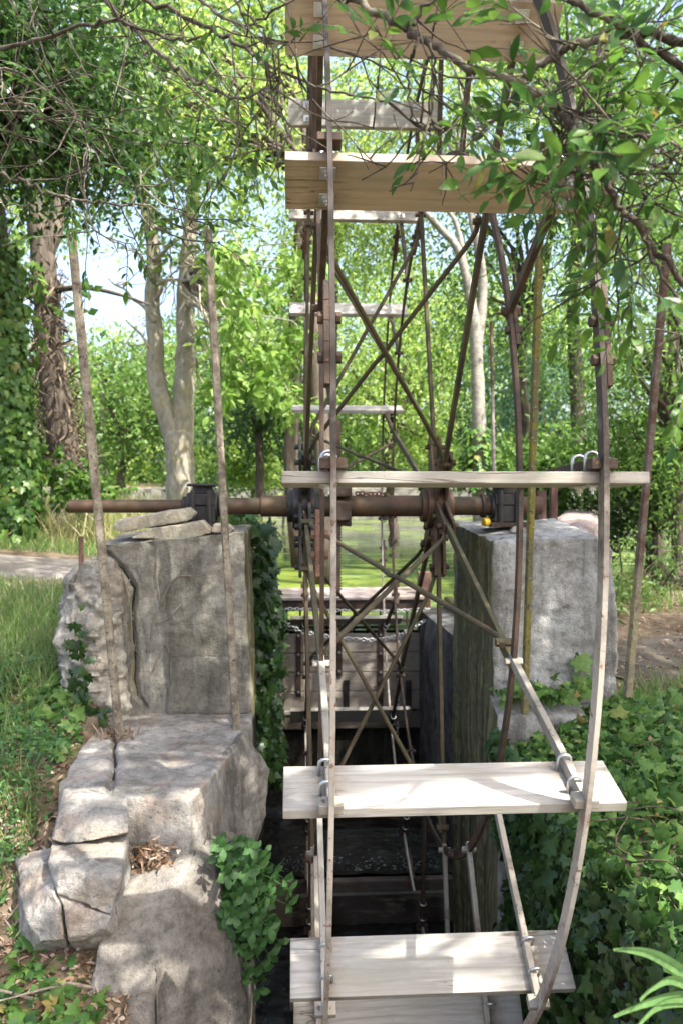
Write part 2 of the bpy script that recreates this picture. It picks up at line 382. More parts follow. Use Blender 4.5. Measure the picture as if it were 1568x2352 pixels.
def m_stake(name, base, lich, red=None):
    t = NT(name); v = t.coords()
    c = t.mix(t.ramp(t.noise(v, 9, 7, .7, .4), [(.42, 0), (.58, 1)]), base, lich)
    c = t.mix(t.ramp(t.noise(v, 45, 4, .7), [(.56, 0), (.66, .85)]), c, (.035, .028, .022))
    c = t.mix(t.ramp(t.noise(v, 70, 3, .6, ), [(.62, 0), (.7, .6)]), c, (.45, .43, .38))
    if red:
        sx = t.n('SeparateXYZ', i_0=t.coords()); nz = t.n('MultiplyAdd' if 0 else 'Math', operation='MULTIPLY_ADD', i_0=t.noise(v, 6, 4), i_1=.3, i_2=sx.outputs[2])
        k = t.n('MapRange', i_0=nz.outputs[0], i_1=red[0], i_2=red[0] + .12)
        rc = t.mix(t.ramp(t.noise(v, 14, 6, .7), [(.42, 0), (.6, .9)]), (.115, .07, .052), (.2, .17, .14))
        c = t.mix(k.outputs[0], c, rc)
    h = t.n('Math', operation='ADD', i_0=t.noise(v, 25, 6, .75), i_1=t.noise(v, 90, 4, .7)).outputs[0]
    return t.done(t.bsdf(c, .95, normal=t.bump(h, .9, .008), spec=.15))
MT['stake'] = m_stake('lichened_stake', (.15, .125, .095), (.33, .29, .22))
MT['stake_y'] = m_stake('yellow_lichen_stake', (.13, .12, .065), (.19, .165, .04))
MT['stake_r'] = m_stake('half_red_stake', (.2, .17, .12), (.32, .28, .16), red=(.78,))
MT['stake_t'] = m_stake('thin_red_stake', (.25, .2, .17), (.42, .39, .35), red=(.95,))

# ------------------------------------------------------------------ the water wheel
R0, R1, TH = 2.552, 2.7556, .0327
XL, XLN = -.1092, 1.0
RX = (.017, .748); HX = (-.02, .782); RI = 1.96
TH0 = 2.9705; OFFS = {2: (.19, -.0059, -.0271), 1: (.01, -.0022, .0014), 0: (-.12, -.0102, .0219), -1: (-.24, -.0099, .0111), -2: (-.35, .0084, -.0236), -3: (.41, .0202, .001),
        5: (.19, -.0075, .0206), 6: (-.25, -.0054, -.0005), 7: (-.76, -.0056, -.0017), 8: (-1.0, .0147, -.0035), 10: (1.14, -.0033, 0), 12: (.78, .0066, .0005)}
wheel = tag(empty('water_wheel', (0, 0, 0)), 'rusty iron waterwheel with pale timber paddles standing in the narrow channel between concrete piers', 'waterwheel')
def P3(x, r, v): return (x, -r, v)          # at angle 0: radial = -Y, tangent = +Z
def spin(o, k, d=0): o.rotation_euler.x = -math.radians(TH0 + 20 * k + d); return o

def board_mb():
    b = MB(); nx = 1
    b.box((XL, -R1, -TH), (XL + XLN, -R0, 0)); return b
proto = {}
def make_board(mat):
    o = board_mb().build('paddle_board', mat, wheel, bevel=.003)
    kids = []
    for x in RX:
        for r in (2.602, 2.708):
            u = MB()
            a = [P3(x - .019, r, -.003), P3(x - .019, r, .042)] + [P3(x - .019 * math.cos(q), r, .042 + .016 * math.sin(q)) for q in np.linspace(.4, PI - .4, 5)] + [P3(x + .019, r, .042), P3(x + .019, r, -.003)]
            u.tube(a, .0055, 6); kids.append(u.build('u_bolt', 'zinc', o, smooth=True))
            w = MB(); w.box((x - .024, -r - .024, -TH - .004), (x + .024, -r + .024, -TH + .0005))
            w.cyl(P3(x, r, -TH - .003), P3(x, r, -TH - .007), .017, 16); w.cyl(P3(x, r, -TH - .006), P3(x, r, -TH - .018), .011, 6); w.cyl(P3(x, r, -TH - .017), P3(x, r, -TH - .028), .005, 8)
            kids.append(w.build('washer_plate', 'zinc', o, bevel=.0015))
    return o, kids
NEW = {1, 2, 3}
for mt, ks in (('wood_new', [1, 2]), ('wood_wet', [12, 13, 14]), ('wood_pale', [k for k in range(18) if k not in (1, 2, 12, 13, 14)])):
    pr, kids = make_board(mt)
    for n, k in enumerate(ks):
        kk = k - 18 if k > 12 else k
        d, dx, dr = OFFS.get(kk, (0, 0, 0))
        if n == 0: o = pr
        else:
            o = dup(pr, wheel)
            for c in kids: dup(c, o)
        spin(o, k, d); o.location = (dx, 0, 0); o.scale = (1, 1, 1)
        q = -math.radians(TH0 + 20 * k + d)
        o.location = (dx, -dr * math.cos(q), -dr * math.sin(q))

# rims
for x, pale in ((RX[0], 1), (RX[1], 1)):
    rim = MB().ringx(x - .0075, x + .0075, 2.768, 2.812).build('outer_rim', 'paint', wheel)
    inn = MB().ringx(x - .008, x + .008, RI - .019, RI + .019).build('inner_rim', 'rust', wheel)
    sg = 1 if x > .4 else -1
    for ring, rr, angs, mat in ((rim, 2.79, (10.5, 70.5, 130.5, 190.5, 250.5, 310.5), 'rust'), (inn, RI, (22.5 if sg > 0 else -3, 112, 202, 292), 'rust' if sg > 0 else 'rust_red')):
        first = None
        for a in angs:
            if first is None:
                b = MB(); q = .052 if rr > 2.5 else .062
                for i in range(5):
                    a0, a1 = -q + 2 * q * i / 5, -q + 2 * q * (i + 1) / 5
                    b.bar((x + sg * .0165, -rr * math.cos(a0), rr * math.sin(a0)), (x + sg * .0165, -rr * math.cos(a1), rr * math.sin(a1)), .016, .046, up=(0, -math.cos(a0), math.sin(a0)))
                for s in (-.024, .016):
                    y, z = -rr * math.cos(s), rr * math.sin(s)
                    for xs, ln in ((sg * .024, sg * .016), (-sg * .008, -sg * .016)):
                        b.cyl((x + xs, y, z), (x + xs + ln, y, z), .017, 6)
                first = b.build('splice_plate', mat, ring, bevel=.002); o = first
            else: o = dup(first, ring)
            o.rotation_euler.x = -math.radians(a)
# arms from inner rim past every board, all eighteen on both sides
for x in RX:
    first = None; dark_mesh = None
    for k in (17, *range(17)):
        if first is None:
            b = MB(); b.box((x - .0115, -2.765, .001), (x + .0115, -1.93, .040))
            for r in (1.965,):
                b.cyl(P3(x - .034, r, .02), P3(x + .034, r, .02), .016, 6)
            b.box((x - .036, -2.80, .005), (x + .036, -2.755, .035))
            first = b.build('paddle_arm', 'arm', wheel, bevel=.003); o = first
        else: o = dup(first, wheel)
        if k not in (14, 15, 16, 17):
            if dark_mesh is None: dark_mesh = first.data.copy(); dark_mesh.materials.clear(); dark_mesh.materials.append(MT['rust'])
            dup_ = o if o is not first else None
            if dup_ is not None: dup_.data = dark_mesh
        d = OFFS.get(k - 18 if k > 12 else k, (0, 0, 0))[0]
        spin(o, k, d)
# six spokes a side, hubs, crossing tie rods
for s in (0, 1):
    first = None
    for k in (17, 2, 5, 8, 11, 14):
        if first is None:
            b = MB(); b.bar((HX[s], -.14, -.004), (RX[s], -1.97, -.004), .022, .05, up=(0, 0, 1))
            first = b.build('spoke', 'rust_green', wheel, bevel=.003); o = first
        else: o = dup(first, wheel)
        spin(o, k)
    sg = 1 if s else -1
    h = MB(); x = HX[s]
    h.cyl((x - .07, 0, 0), (x + .06, 0, 0), .135, 40); h.cyl((x - .1, 0, 0), (x + .09, 0, 0), .098, 32)
    hub = h.build('hub', 'axle' if s else 'black', wheel, bevel=.006)
    first = None
    for k in (17, 2, 5, 8, 11, 14):
        if first is None:
            b = MB()
            for sx in (-.026, .026):
                b.add([(x + sx - .009, -.1, -.075), (x + sx + .009, -.1, -.075), (x + sx + .009, -.1, .075), (x + sx - .009, -.1, .075),
                       (x + sx - .009, -.43, -.035), (x + sx + .009, -.43, -.035), (x + sx + .009, -.43, .035), (x + sx - .009, -.43, .035)],
                      [(0, 1, 2, 3), (7, 6, 5, 4), (0, 4, 5, 1), (1, 5, 6, 2), (2, 6, 7, 3), (3, 7, 4, 0)])
            for r in (.2, .37): b.cyl((x - .06, -r, 0), (x + .06, -r, 0), .017, 6)
            first = b.build('spoke_socket', 'axle' if s else 'black', hub, bevel=.003); o = first
        else: o = dup(first, hub)
        spin(o, k)
first = []
for k in (17, 2, 5, 8, 11, 14):
    if not first:
        for xa, xb, v in ((HX[0] + .03, RX[1] - .02, .032), (HX[1] - .03, RX[0] + .02, -.03)):
            b = MB(); sg = 1 if xb > xa else -1; r0, r1 = .47, 1.78; p = lambda t, dv=0: (xa + (xb - xa) * t, -(r0 + (r1 - r0) * t), v * (1 - .0) + dv)
            b.tube([(xa, -.36, v), (xa, -.44, v), p(.04), p(.3), p(.45), p(.5, -.012 * np.sign(v)), p(.55), p(.75), p(.96), (xb, -1.80, v), (xb, -1.87, v)], .0125, 8)
            b.cyl((xa - sg * .055, -.385, v), (xa + sg * .02, -.385, v), .016, 6); b.cyl((xb - sg * .022, -1.845, v), (xb + sg * .045, -1.845, v), .017, 6)
            first.append(b.build('tie_rod', 'rust_green', wheel, smooth=False)); spin(first[-1], k)
    else:
        for f in first: spin(dup(f, wheel), k)
# axle
b = MB()
b.cyl((-1.41, 0, 0), (-.5, 0, 0), .039, 32); b.cyl((-.53, 0, 0), (-.12, 0, 0), .05, 32); b.cyl((-.28, 0, 0), (-.10, 0, 0), .064, 32)
b.cyl((-.12, 0, 0), (.86, 0, 0), .064, 36); b.cyl((.85, 0, 0), (1.42, 0, 0), .057, 32)
axle = b.build('axle', 'axle', wheel, bevel=.004)
for x0, x1, r in ((-.745, -.715, .058), (-.53, -.5, .062), (1.05, 1.075, .07), (.01, .0, .1)):
    if r < .1: MB().cyl((x0, 0, 0), (x1, 0, 0), r, 32).build('collar', 'rust_dark', axle, bevel=.004)
for lo, hi, sd in (((.13, -.12, .06), (.255, .1, .115), 3), ((.16, -.13, -.085), (.255, -.02, .03), 5), ((.14, -.06, -.12), (.26, .08, -.06), 6)):
    pts = [(x, y, z) for x in (lo[0], hi[0]) for y in (lo[1], hi[1]) for z in (lo[2], hi[2])]
    hull('clamp', pts, 'rust_dark', axle, .009, .006, .012, sd)
b = MB(); b.box((.12, -.1, .16), (.28, .08, .178)); b.box((.19, -.06, .1), (.22, .04, .162)); b.build('clamp', 'rust_dark', axle, bevel=.003)

def bearing(x0, x1, zb, label):
    t = tag(empty('axle_bearing', ((x0 + x1) / 2, 0, zb)), label, 'axle bearing'); xm = (x1 - x0) / 2; h = -zb
    b = MB(); b.box((-xm - .03, -.13, 0), (xm + .03, .13, .028)); b.build('base_plate', 'rust_dark', t, bevel=.004)
    b = MB(); b.box((-xm, -.085, .027), (xm, .085, h + .005)); b.cyl((-xm - .012, 0, h), (xm + .012, 0, h), .082, 32); b.build('body', 'black', t, bevel=.008)
    b = MB(); b.box((-xm + .005, -.095, h + .004), (xm - .005, .095, h + .075)); b.cyl((0, 0, h + .07), (0, 0, h + .125), .075 if x0 > 0 else .06, 20); b.box((-xm - .004, -.1, h + .118), (xm + .004, .1, h + .134)); b.build('cap', 'black', t, bevel=.008)
    for sx in (-1, 1):
        for sy in (-1, 1):
            b = MB(); b.cyl((sx * xm * .6, sy * .1, .02), (sx * xm * .6, sy * .1, h + .095), .015, 6); b.build('bolt', 'black', t)
bearing(-.705, -.545, -.125, 'black greased bearing block carrying the axle on the stone topped left pier')
bearing(1.115, 1.285, -.125, 'black greased bearing block carrying the axle on the pale right pier')

# ------------------------------------------------------------------ piers, walls and steps
def px(x, y, Y): return tuple(atY(x, y, Y))
pl = tag(empty('concrete_pier', (-.75, 0, -1.1)), 'cracked grey concrete pier with crumbled left edge under flat stones', 'pier')
def local(o, root):
    o.parent = root; o.matrix_parent_inverse = Matrix.Translation(-Vector(root.location)); return o
tp = [px(228, 1252, -.45), px(562, 1222, -.45), (-.35, .62, -.12), (-1.2, .62, -.18)]
bt = [(-1.12, -.45, -1.16), (-.312, -.45, -1.16), (-.312, .62, -1.2), (-1.2, .62, -1.2)]
GR = lambda pts, Y, w, d: ([px(x, y, Y) for x, y in pts], w, d)
local(hull('body', tp + bt, 'concrete', None, .010, .009, .016, 11, .003, [GR([(246, 1272), (262, 1288), (284, 1306), (297, 1330), (310, 1352), (305, 1395), (304, 1440), (312, 1500), (310, 1560), (318, 1600), (335, 1625)], -.45, .022, .035), GR([(381, 1370), (384, 1400), (391, 1440), (394, 1470), (392, 1500)], -.45, .011, .012), GR([(285, 1300), (310, 1310), (325, 1340)], -.45, .012, .012), GR([(345, 1248), (358, 1262), (352, 1280)], -.45, .014, .018)]), pl)
local(hull('plinth', [px(388, 1512, -.455), px(574, 1514, -.455), px(580, 1640, -.475), px(385, 1640, -.475), (-.75, -.3, -.8), (-.315, -.3, -.8), (-.31, -.3, -1.2), (-.75, -.3, -1.2)], 'concrete', None, .015, .01, .012, 12), pl)
lump = [px(150, 1330, -.45), px(190, 1290, -.45), px(240, 1262, -.43), px(262, 1290, -.50), px(128, 1400, -.42), px(135, 1500, -.45), px(150, 1660, -.5), px(180, 1690, -.55), px(295, 1660, -.52), px(300, 1500, -.49), px(215, 1400, -.58), px(225, 1560, -.6),
        (-1.5, .3, -.45), (-1.25, .4, -.25), (-1.1, .4, -.25), (-1.5, .3, -1.2), (-1.1, .3, -1.2)]
local(hull('broken_edge', lump, 'rubble', None, .011, .03, .05, 21, .022), pl)
MT['crack'] = m_plain('crack_shade', (.02, .018, .015), .95)  # near-black colour standing in for the shade deep in the cracks
def strip_on(name, pts, Y, rad, mat, root):
    b = MB(); P = [px(x, y, Y) for x, y in pts]; b.tube(P, rad, 6); o = b.build(name, mat, None); return local(o, root) if root else o
strip_on('crack', [(246, 1276), (262, 1290), (284, 1308), (297, 1330), (310, 1352), (305, 1395), (304, 1440), (312, 1500), (310, 1560), (318, 1600), (335, 1625)], -.422, [.002, .006, .009, .007, .008, .006, .007, .005, .006, .004, .002], 'crack', pl)

# flat stones lying on the left pier
def stone(name, P, lab, seed, mat='stone', vox=.011):
    o = hull(name, P, mat, None, vox, .008, .012, seed); tag(o, lab, 'stone', None); return o
def slab(pts, Y0, Y1, up=.02):
    out = [px(x, y, Y0) for x, y in pts]
    for p in list(out): out.append((p[0] * 1.0, Y1, p[2] + up))
    return out
stone('flat_stone', slab([(302, 1236), (335, 1215), (462, 1197), (490, 1224), (420, 1243), (360, 1240)], -.43, -.2, .0), 'lower of the two long flat grey stones lying on the cracked left pier', 31)
stone('flat_stone', slab([(257, 1215), (263, 1197), (430, 1167), (447, 1184), (438, 1196), (335, 1214), (285, 1224)], -.36, -.15, .01), 'upper tilted long flat stone lying on top of the cracked left pier', 33)
stone('flat_stone', slab([(488, 1222), (489, 1206), (520, 1204), (536, 1216), (530, 1224)], -.42, -.32, .0), 'small flat stone behind the second lichened stake on the left pier', 35)

# stepped mass in front of the left pier and the left wall of the channel
zs = -1.124
step = tag(empty('stepped_wall', (-.7, -1, zs)), 'cracked pale concrete step in front of the left pier carrying two lichened stakes', 'concrete step')
S = [(-1.12, -.40, zs), (-.31, -.40, zs), (-.312, -.9, zs), (-.40, -1.28, zs - .005), (-.50, -1.66, zs - .03), (-.76, -1.66, zs - .01), (-1.06, -1.5, zs), (-1.08, -1.0, zs),
     (-1.12, -.40, -1.8), (-.30, -.40, -3.4), (-.28, -.9, -3.4), (-.36, -1.4, -3.4), (-.5, -1.72, -3.4), (-.74, -1.68, -1.3), (-.5, -1.72, -1.33), (-1.1, -1.5, -1.6), (-1.1, -1.4, -3.4)]
local(hull('top_step', S, 'concrete_s', None, .010, .007, .014, 41, .003, [([atZ(x, y, zs) for x, y in [(268, 1690), (262, 1715), (266, 1745), (263, 1770), (255, 1800), (247, 1826)]], .02, .035), ([atZ(x, y, zs) for x, y in [(250, 1728), (200, 1740), (180, 1738)]], .012, .012)]), step)
local(hull('corbel', [px(470, 1775, -1.35), px(563, 1680, -.95), px(622, 1765, -.95), px(612, 1875, -.98), px(532, 1945, -1.15), px(482, 1915, -1.3), (-.42, -.6, -1.2), (-.42, -.7, -2.2), (-.5, -1.4, -1.9), (-.5, -1.3, -1.2)], 'concrete_w', None, .010, .009, .02, 43, .004), step)
D = [tuple(atZ(x, y, z)) for x, y, z in ((445, 1965, -1.34), (425, 1977, -1.35), (302, 2018, -1.40), (399, 2069, -1.44), (379, 2116, -1.475), (322, 2127, -1.485), (256, 2141, -1.51), (225, 2172, -1.53), (358, 2160, -1.525))]
D += [px(205, 2274, -2.12), px(190, 2420, -2.16), px(352, 2274, -2.12), px(340, 2440, -2.16), (-.8, -1.4, -1.36), (-.46, -1.3, -1.36), (-.4, -1.2, -3.4), (-.9, -1.3, -3.4), (-.56, -2.14, -3.4), (-.85, -2.15, -3.4)]
W_ = [tuple(atZ(x, y, z)) for x, y, z in ((445, 1966, -1.342), (399, 2070, -1.442), (379, 2117, -1.477), (358, 2161, -1.527))] + [px(356, 2230, -2.1), px(494, 1990, -1.72), px(500, 2100, -1.80), px(558, 2223, -1.82), px(568, 2352, -1.84), (-.42, -1.3, -1.40), (-.30, -1.2, -1.5)]
W_ += [(p[0], p[1], -3.4) for p in W_]
local(hull('channel_face', W_, 'concrete_w', None, .010, .007, .016, 47, .003), step)
local(hull('lower_step', D, 'concrete_w', None, .010, .007, .02, 45, .004), step)
# dark tube painted in for the shade inside the crack across the step
b = MB(); b.tube([atZ(x, y, zs) + [0, 0, -.024] for x, y in [(268, 1695), (262, 1715), (266, 1745), (263, 1770), (255, 1800), (247, 1826)]], [.004, .008, .007, .005, .006, .004], 6)
local(b.build('crack', 'crack'), step)
def rubble(pts, lab, seed, mat='concrete_s'):
    o = hull('broken_block', pts, mat, None, .008, .006, .026, seed, .006); tag(o, lab, 'concrete block', None); return o
Zp = lambda *q: [tuple(atZ(x, y, z)) for x, y, z in q]
Yp = lambda *q: [px(x, y, Y) for x, y, Y in q]
rubble(Zp((150, 1822, -1.13), (290, 1834, -1.13), (296, 1868, -1.14), (225, 1862, -1.15), (136, 1868, -1.155)) + Yp((118, 1932, -1.84), (180, 1938, -1.86), (298, 1914, -1.84), (300, 1880, -1.8)) + [(-1.06, -1.42, -1.135), (-.78, -1.45, -1.135), (-1.06, -1.5, -1.4), (-.78, -1.5, -1.4)],
       'upper broken concrete block with bright sunlit top just below the cracked step edge', 51)
rubble(Zp((112, 1958, -1.25), (210, 1925, -1.245), (290, 1912, -1.25), (296, 1930, -1.25), (138, 1996, -1.255), (236, 1994, -1.25), (277, 2014, -1.26)) + Yp((130, 2055, -2.06), (256, 2108, -2.08), (280, 2062, -2.03), (299, 1985, -1.86), (112, 1985, -1.95)) + [(-1.05, -1.6, -1.235), (-.76, -1.6, -1.235), (-1.05, -1.55, -1.5), (-.74, -1.55, -1.5)],
       'middle broken concrete block with a square outer corner between two other broken blocks', 53)
rubble(Yp((120, 2046, -2.03), (92, 2062, -2.0), (58, 2102, -2.02), (55, 2124, -2.05), (90, 2170, -2.08), (150, 2157, -2.09), (138, 2085, -2.08), (122, 2052, -2.06)) + [(-1.2, -1.65, -1.36), (-.95, -1.65, -1.3), (-.95, -1.7, -1.8), (-1.2, -1.7, -1.8)],
       'lowest broken concrete block left of the dark gap at the foot of the steps', 55)
rubble(Yp((133, 2056, -2.05), (256, 2104, -2.07), (248, 2134, -2.08), (160, 2156, -2.09), (146, 2085, -2.08), (262, 2070, -2.0)) + [(-.98, -1.65, -1.3), (-.72, -1.65, -1.3), (-.7, -1.7, -1.8), (-.98, -1.7, -1.8)],
       'pale broken concrete block right of the dark gap at the foot of the steps', 57)

wl = MB()
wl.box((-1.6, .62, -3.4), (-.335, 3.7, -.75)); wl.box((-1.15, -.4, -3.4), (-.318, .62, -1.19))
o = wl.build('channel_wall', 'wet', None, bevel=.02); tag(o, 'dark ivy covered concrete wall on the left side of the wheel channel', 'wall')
pr = tag(empty('concrete_pier', (1.35, 0, -1.1)), 'pale lime streaked concrete pier standing right of the wheel', 'pier')
T = [px(1131, 1243, -.45), px(1300, 1236, -.45), px(1385, 1236, -.44), px(1407, 1262, -.45), px(1422, 1600, -.46), px(1131, 1600, -.45),
     (1.0, .62, -.125), (1.0, .62, -1.2), (1.6, .3, -.09), (1.68, .25, -.15), (1.75, .3, -1.2), (1.0, -.42, -3.4), (1.0, .62, -3.4), (1.5, -.3, -3.4), (1.5, .6, -3.4)]
local(hull('body', T, 'concrete_r', None, .011, .010, .03, 61, .004), pr)
local(hull('ledge', [(1.0, -.62, -1.12), (1.0, -.40, -1.05), (1.5, -.40, -1.05), (1.5, -.66, -1.14), (1.0, -.64, -3.4), (1.0, -.3, -3.4), (1.5, -.64, -3.4), (1.5, -.3, -3.4)], 'concrete_r', None, .018, .014, .02, 63), pr)
o = hull('side_wall', [(1.2, .66, -1.06), (1.2, 3.5, -1.1), (2.1, 3.5, -1.08), (2.1, .66, -1.05), (1.12, .66, -3.4), (1.18, 3.5, -3.4), (2.1, 3.5, -3.4), (2.1, .66, -3.4)], m_concrete('side_wall', light=(.19, .19, .19), dark=(.055, .053, .05), moss=0, stain=1.0, limew=.12), None, .03, .012, .02, 65)
tag(o, 'blotched grey channel wall behind the right pier beside the sluice gate', 'wall')
# pebbles and oddments on the right pier
o = hull('pebble', [px(1172, 1222, -.30), px(1178, 1210, -.28), px(1196, 1208, -.28), px(1206, 1218, -.30), px(1190, 1226, -.32), (1.17, -.2, -.14), (1.22, -.2, -.12)], 'stone', None, .006, .004, .004, 71)
tag(o, 'small pale rounded pebble on the right pier below the bearing', 'pebble')
o = MB().cyl((1.045, -.1, -.098), (1.08, -.09, -.095), .026, 20).build('yellow_cup', 'yellow', None, bevel=.006); tag(o, 'small yellow plastic cup lying under the axle on the right pier', 'cup')
w0 = [atZ(1268, 1197, -.2), atZ(1362, 1217, -.2), atZ(1374, 1154, -.2), atZ(1322, 1154, -.2)]
o = hull('weir_wall', [tuple(p) for p in w0] + [(p[0], p[1], -1.6) for p in w0], 'weir', None, .06, .03, .05, 73); tag(o, 'reddish concrete weir wall running away behind the right pier', 'wall')

# ------------------------------------------------------------------ stakes
def stake(p0, p1, Y, w, mat, lab, cat='stake', name='stake', taper=1.0):
    a = np.array(px(*p0, Y)); c = np.array(px(*p1, Y)); n = 14
    b = MB(); d = c - a
    pts = [a + d * t for t in np.linspace(0, 1, n)]; rs = [w * (.72 + .05 * math.sin(5 * t + a[0] * 9)) * (1 - .12 * t) for t in np.linspace(0, 1, n)]
    b.tube([tuple(p - a) for p in pts], rs, 5)
    o = b.build(name, mat, None, bevel=.004); o.location = a; tag(o, lab, cat); return o
stake((275, 1695), (165, 540), -.89, .036, 'stake', 'leaning lichen covered stake at the outer edge of the left step')
stake((543, 1674), (478, 527), -.75, .034, 'stake', 'leaning pitted stake at the channel side of the left step')
stake((1204, 1640), (1240, 512), -.76, .034, 'stake_y', 'yellow lichen covered stake in front of the right pier')
stake((1440, 1600), (1532, 560), -.72, .037, 'stake_r', 'tall leaning stake with red upper half right of the pale pier')
stake((1134, 1130), (1127, 738), 2.0, .026, 'stake_t', 'thin red and white flaked stake behind the right spokes')
def channel_post(x0, x1, y0, y1, Y, lab):
    a = px(x0, y1, Y); c = px(x1, y0, Y); b = MB(); w = abs(c[0] - a[0]); z0 = a[2] - .4
    b.box((0, 0, 0), (w, .008, c[2] - z0)); b.box((0, .008, 0), (.008, .06, c[2] - z0)); b.box((w - .008, .008, 0), (w, .06, c[2] - z0))
    o = b.build('metal_post', 'red_paint', None, bevel=.002); o.location = (a[0], a[1], z0); tag(o, lab, 'metal post')
channel_post(1234, 1254, 1127, 1196, 1.2, 'short red painted metal post behind the right bearing, wider of the pair')
channel_post(1265, 1280, 1116, 1200, 1.35, 'narrow red painted metal post behind the right bearing beside the weir wall')
o = MB().cyl((0, 0, -.12), (0, 0, .08), .014, 12).build('iron_pipe', 'rust_red'); o.location = px(187, 1265, -.3); tag(o, 'short rusty iron pipe stub beside the crumbled left pier edge', 'pipe')

# ------------------------------------------------------------------ sluice gate and walkway
GY = 3.3
gate = tag(empty('sluice_gate', (.45, GY, -2.2)), 'grey plank sluice gate with rusty straps behind the wheel', 'sluice gate')
zt = atY(800, 1455, GY)[2]; zb = atY(800, 1632, GY)[2]; ph = (zt - zb) / 4
for i in range(4):
    b = MB(); b.box((-.35, GY + .002 * (i % 2), zb + i * ph + .004), (1.19, GY + .05, zb + (i + 1) * ph - .004)); local(b.build('plank', 'wood_grey', None, bevel=.005), gate)
b = MB(); b.box((-.35, GY - .035, zb - .175), (1.19, GY + .05, zb - .02)); local(b.build('lower_plank', 'wood_dark', None, bevel=.005), gate)
b = MB(); b.box((-.35, GY - .05, zb - .022), (1.1, GY - .002, zb + .012)); local(b.build('metal_strip', 'wood_pale', None, bevel=.002), gate)
for xp, y0, y1, wd in ((686, 1440, 1600, .05), (779, 1440, 1552, .055), (873, 1430, 1640, .055)):
    a = px(xp, y1, GY); c = px(xp, y0, GY); b = MB(); b.box((a[0] - wd / 2, GY - .016, a[2]), (a[0] + wd / 2, GY - .001, c[2]))
    o = local(b.build('strap', 'rust_red' if 0 else 'rust_dark', None, bevel=.002), gate)
    z = a[2] + .05
    while z < zt:
        q = MB().cyl((a[0], GY - .015, z), (a[0], GY - .026, z), .014, 10).build('bolt', 'zinc', None); q.parent = o; z += .19
for xp in (795, 937):
    a = px(xp, 1636, GY); c = px(xp, 1562, GY); b = MB(); b.box((a[0] - .03, GY - .012, a[2]), (a[0] + .03, GY - .001, c[2])); local(b.build('corner_strap', 'black', None, bevel=.002), gate)
b = MB(); b.box((-.4, GY + .03, -3.5), (1.3, GY + .14, zb - .19)); local(b.build('dark_backing', 'wet', None), gate)  # added dark wall in place of the shaded opening below the gate
# toothed rack that lifts the gate
xr = atY(776, 1300, GY - .06)[0]; b = MB(); z1 = atY(776, 965, GY - .06)[2]
b.box((xr - .035, GY - .08, zt - .1), (xr + .02, GY - .04, z1)); z = zt + .45
while z < z1 - .02:
    b.add([(xr + .019, GY - .08, z), (xr + .019, GY - .04, z), (xr + .043, GY - .04, z + .008), (xr + .043, GY - .08, z + .008), (xr + .019, GY - .08, z + .02), (xr + .019, GY - .04, z + .02)],
          [(0, 1, 2, 3), (3, 2, 5, 4), (0, 3, 4), (1, 5, 2)]); z += .0285
local(b.build('toothed_rack', 'rust_dark', None), gate)
wk = tag(empty('gate_walkway', (.45, 3.2, -1)), 'narrow weathered plank walkway on a rusty beam above the sluice gate', 'walkway')
zd = atY(800, 1372, 3.16)[2]
for i in range(4):
    b = MB(); b.box((-.4, 3.16 + i * .215, zd - .03), (1.21, 3.16 + i * .215 + .206, zd + .003 * (i % 2))); local(b.build('deck_plank', 'deck', None, bevel=.006), wk)
b = MB(); b.box((-.4, 3.18, zd - .125), (1.21, 3.2, zd - .031)); b.box((-.4, 3.14, zd - .13), (1.21, 3.18, zd - .118)); local(b.build('steel_beam', 'rust_dark', None, bevel=.003), wk)
b = MB()
a = px(960, 1520, 3.36); c = px(988, 1314, 3.36); b.box((a[0], 3.36, -2.3), (c[0], 3.45, c[2]))
o = b.build('gate_frame_post', m_rust('frame_post_rust', base=(.1, .055, .045), rust=(.2, .11, .09), metal=0, rough=.85), None, bevel=.004); tag(o, 'brown iron frame post on the right side of the sluice gate', 'frame post')
# debris grating behind the gate
gr = MB()
for x in np.linspace(-.3, 1.15, 11): gr.cyl((x, 3.95, -1.75), (x, 3.95, zd - .06), .012, 6)
gr.box((-.4, 3.94, -1.33), (1.2, 3.97, -1.30))
o = gr.build('bar_screen', 'rust_dark', None); tag(o, 'row of thin rusty screen bars in the water behind the gate', 'bar screen')

def chain(name, pts, lab, link=.045, r=.0045, mat='zinc'):
    pts = [np.array(p, float) for p in pts]; seg = []; L = 0
    P = [pts[0]]; 
    ds = [np.linalg.norm(pts[i + 1] - pts[i]) for i in range(len(pts) - 1)]; tot = sum(ds); n = max(3, int(tot / (link * .72)))
    b = MB()
    def pos(s):
        for i, d in enumerate(ds):
            if s <= d or i == len(ds) - 1: return pts[i] + (pts[i + 1] - pts[i]) * (s / d)
            s -= d
    for k in range(n):
        a = pos(tot * k / n); c = pos(tot * (k + 1) / n); m = (a + c) / 2; t = (c - a) / (np.linalg.norm(c - a) + 1e-9)
        s = np.cross(t, (0, 1, 0) if k % 2 else (1, .2, .3)); s /= np.linalg.norm(s) + 1e-9
        if k % 2: s = np.cross(t, np.cross(t, s)) if 0 else np.cross(t, s) if 0 else s
        hl, hw = link / 2, link * .3; ring = []
        for q in np.linspace(0, 2 * PI, 11): ring.append(m + t * math.cos(q) * hl + s * math.sin(q) * hw)
        b.tube(ring, r, 5, cap=False)
    o = b.build(name, mat, None, smooth=True); tag(o, lab, 'chain'); return o
chain('chain', [px(655, 1398, 3.05), px(760, 1402, 3.05), px(880, 1404, 3.05), px(985, 1399, 3.05)], 'zinc chain stretched along under the walkway beam')
chain('chain', [px(640, 1420, 3.0), px(690, 1450, 3.0), px(770, 1465, 3.0), px(860, 1470, 3.0), px(915, 1462, 3.0), px(975, 1425, 3.0)], 'sagging zinc chain hanging in a loop in front of the gate top', .05)
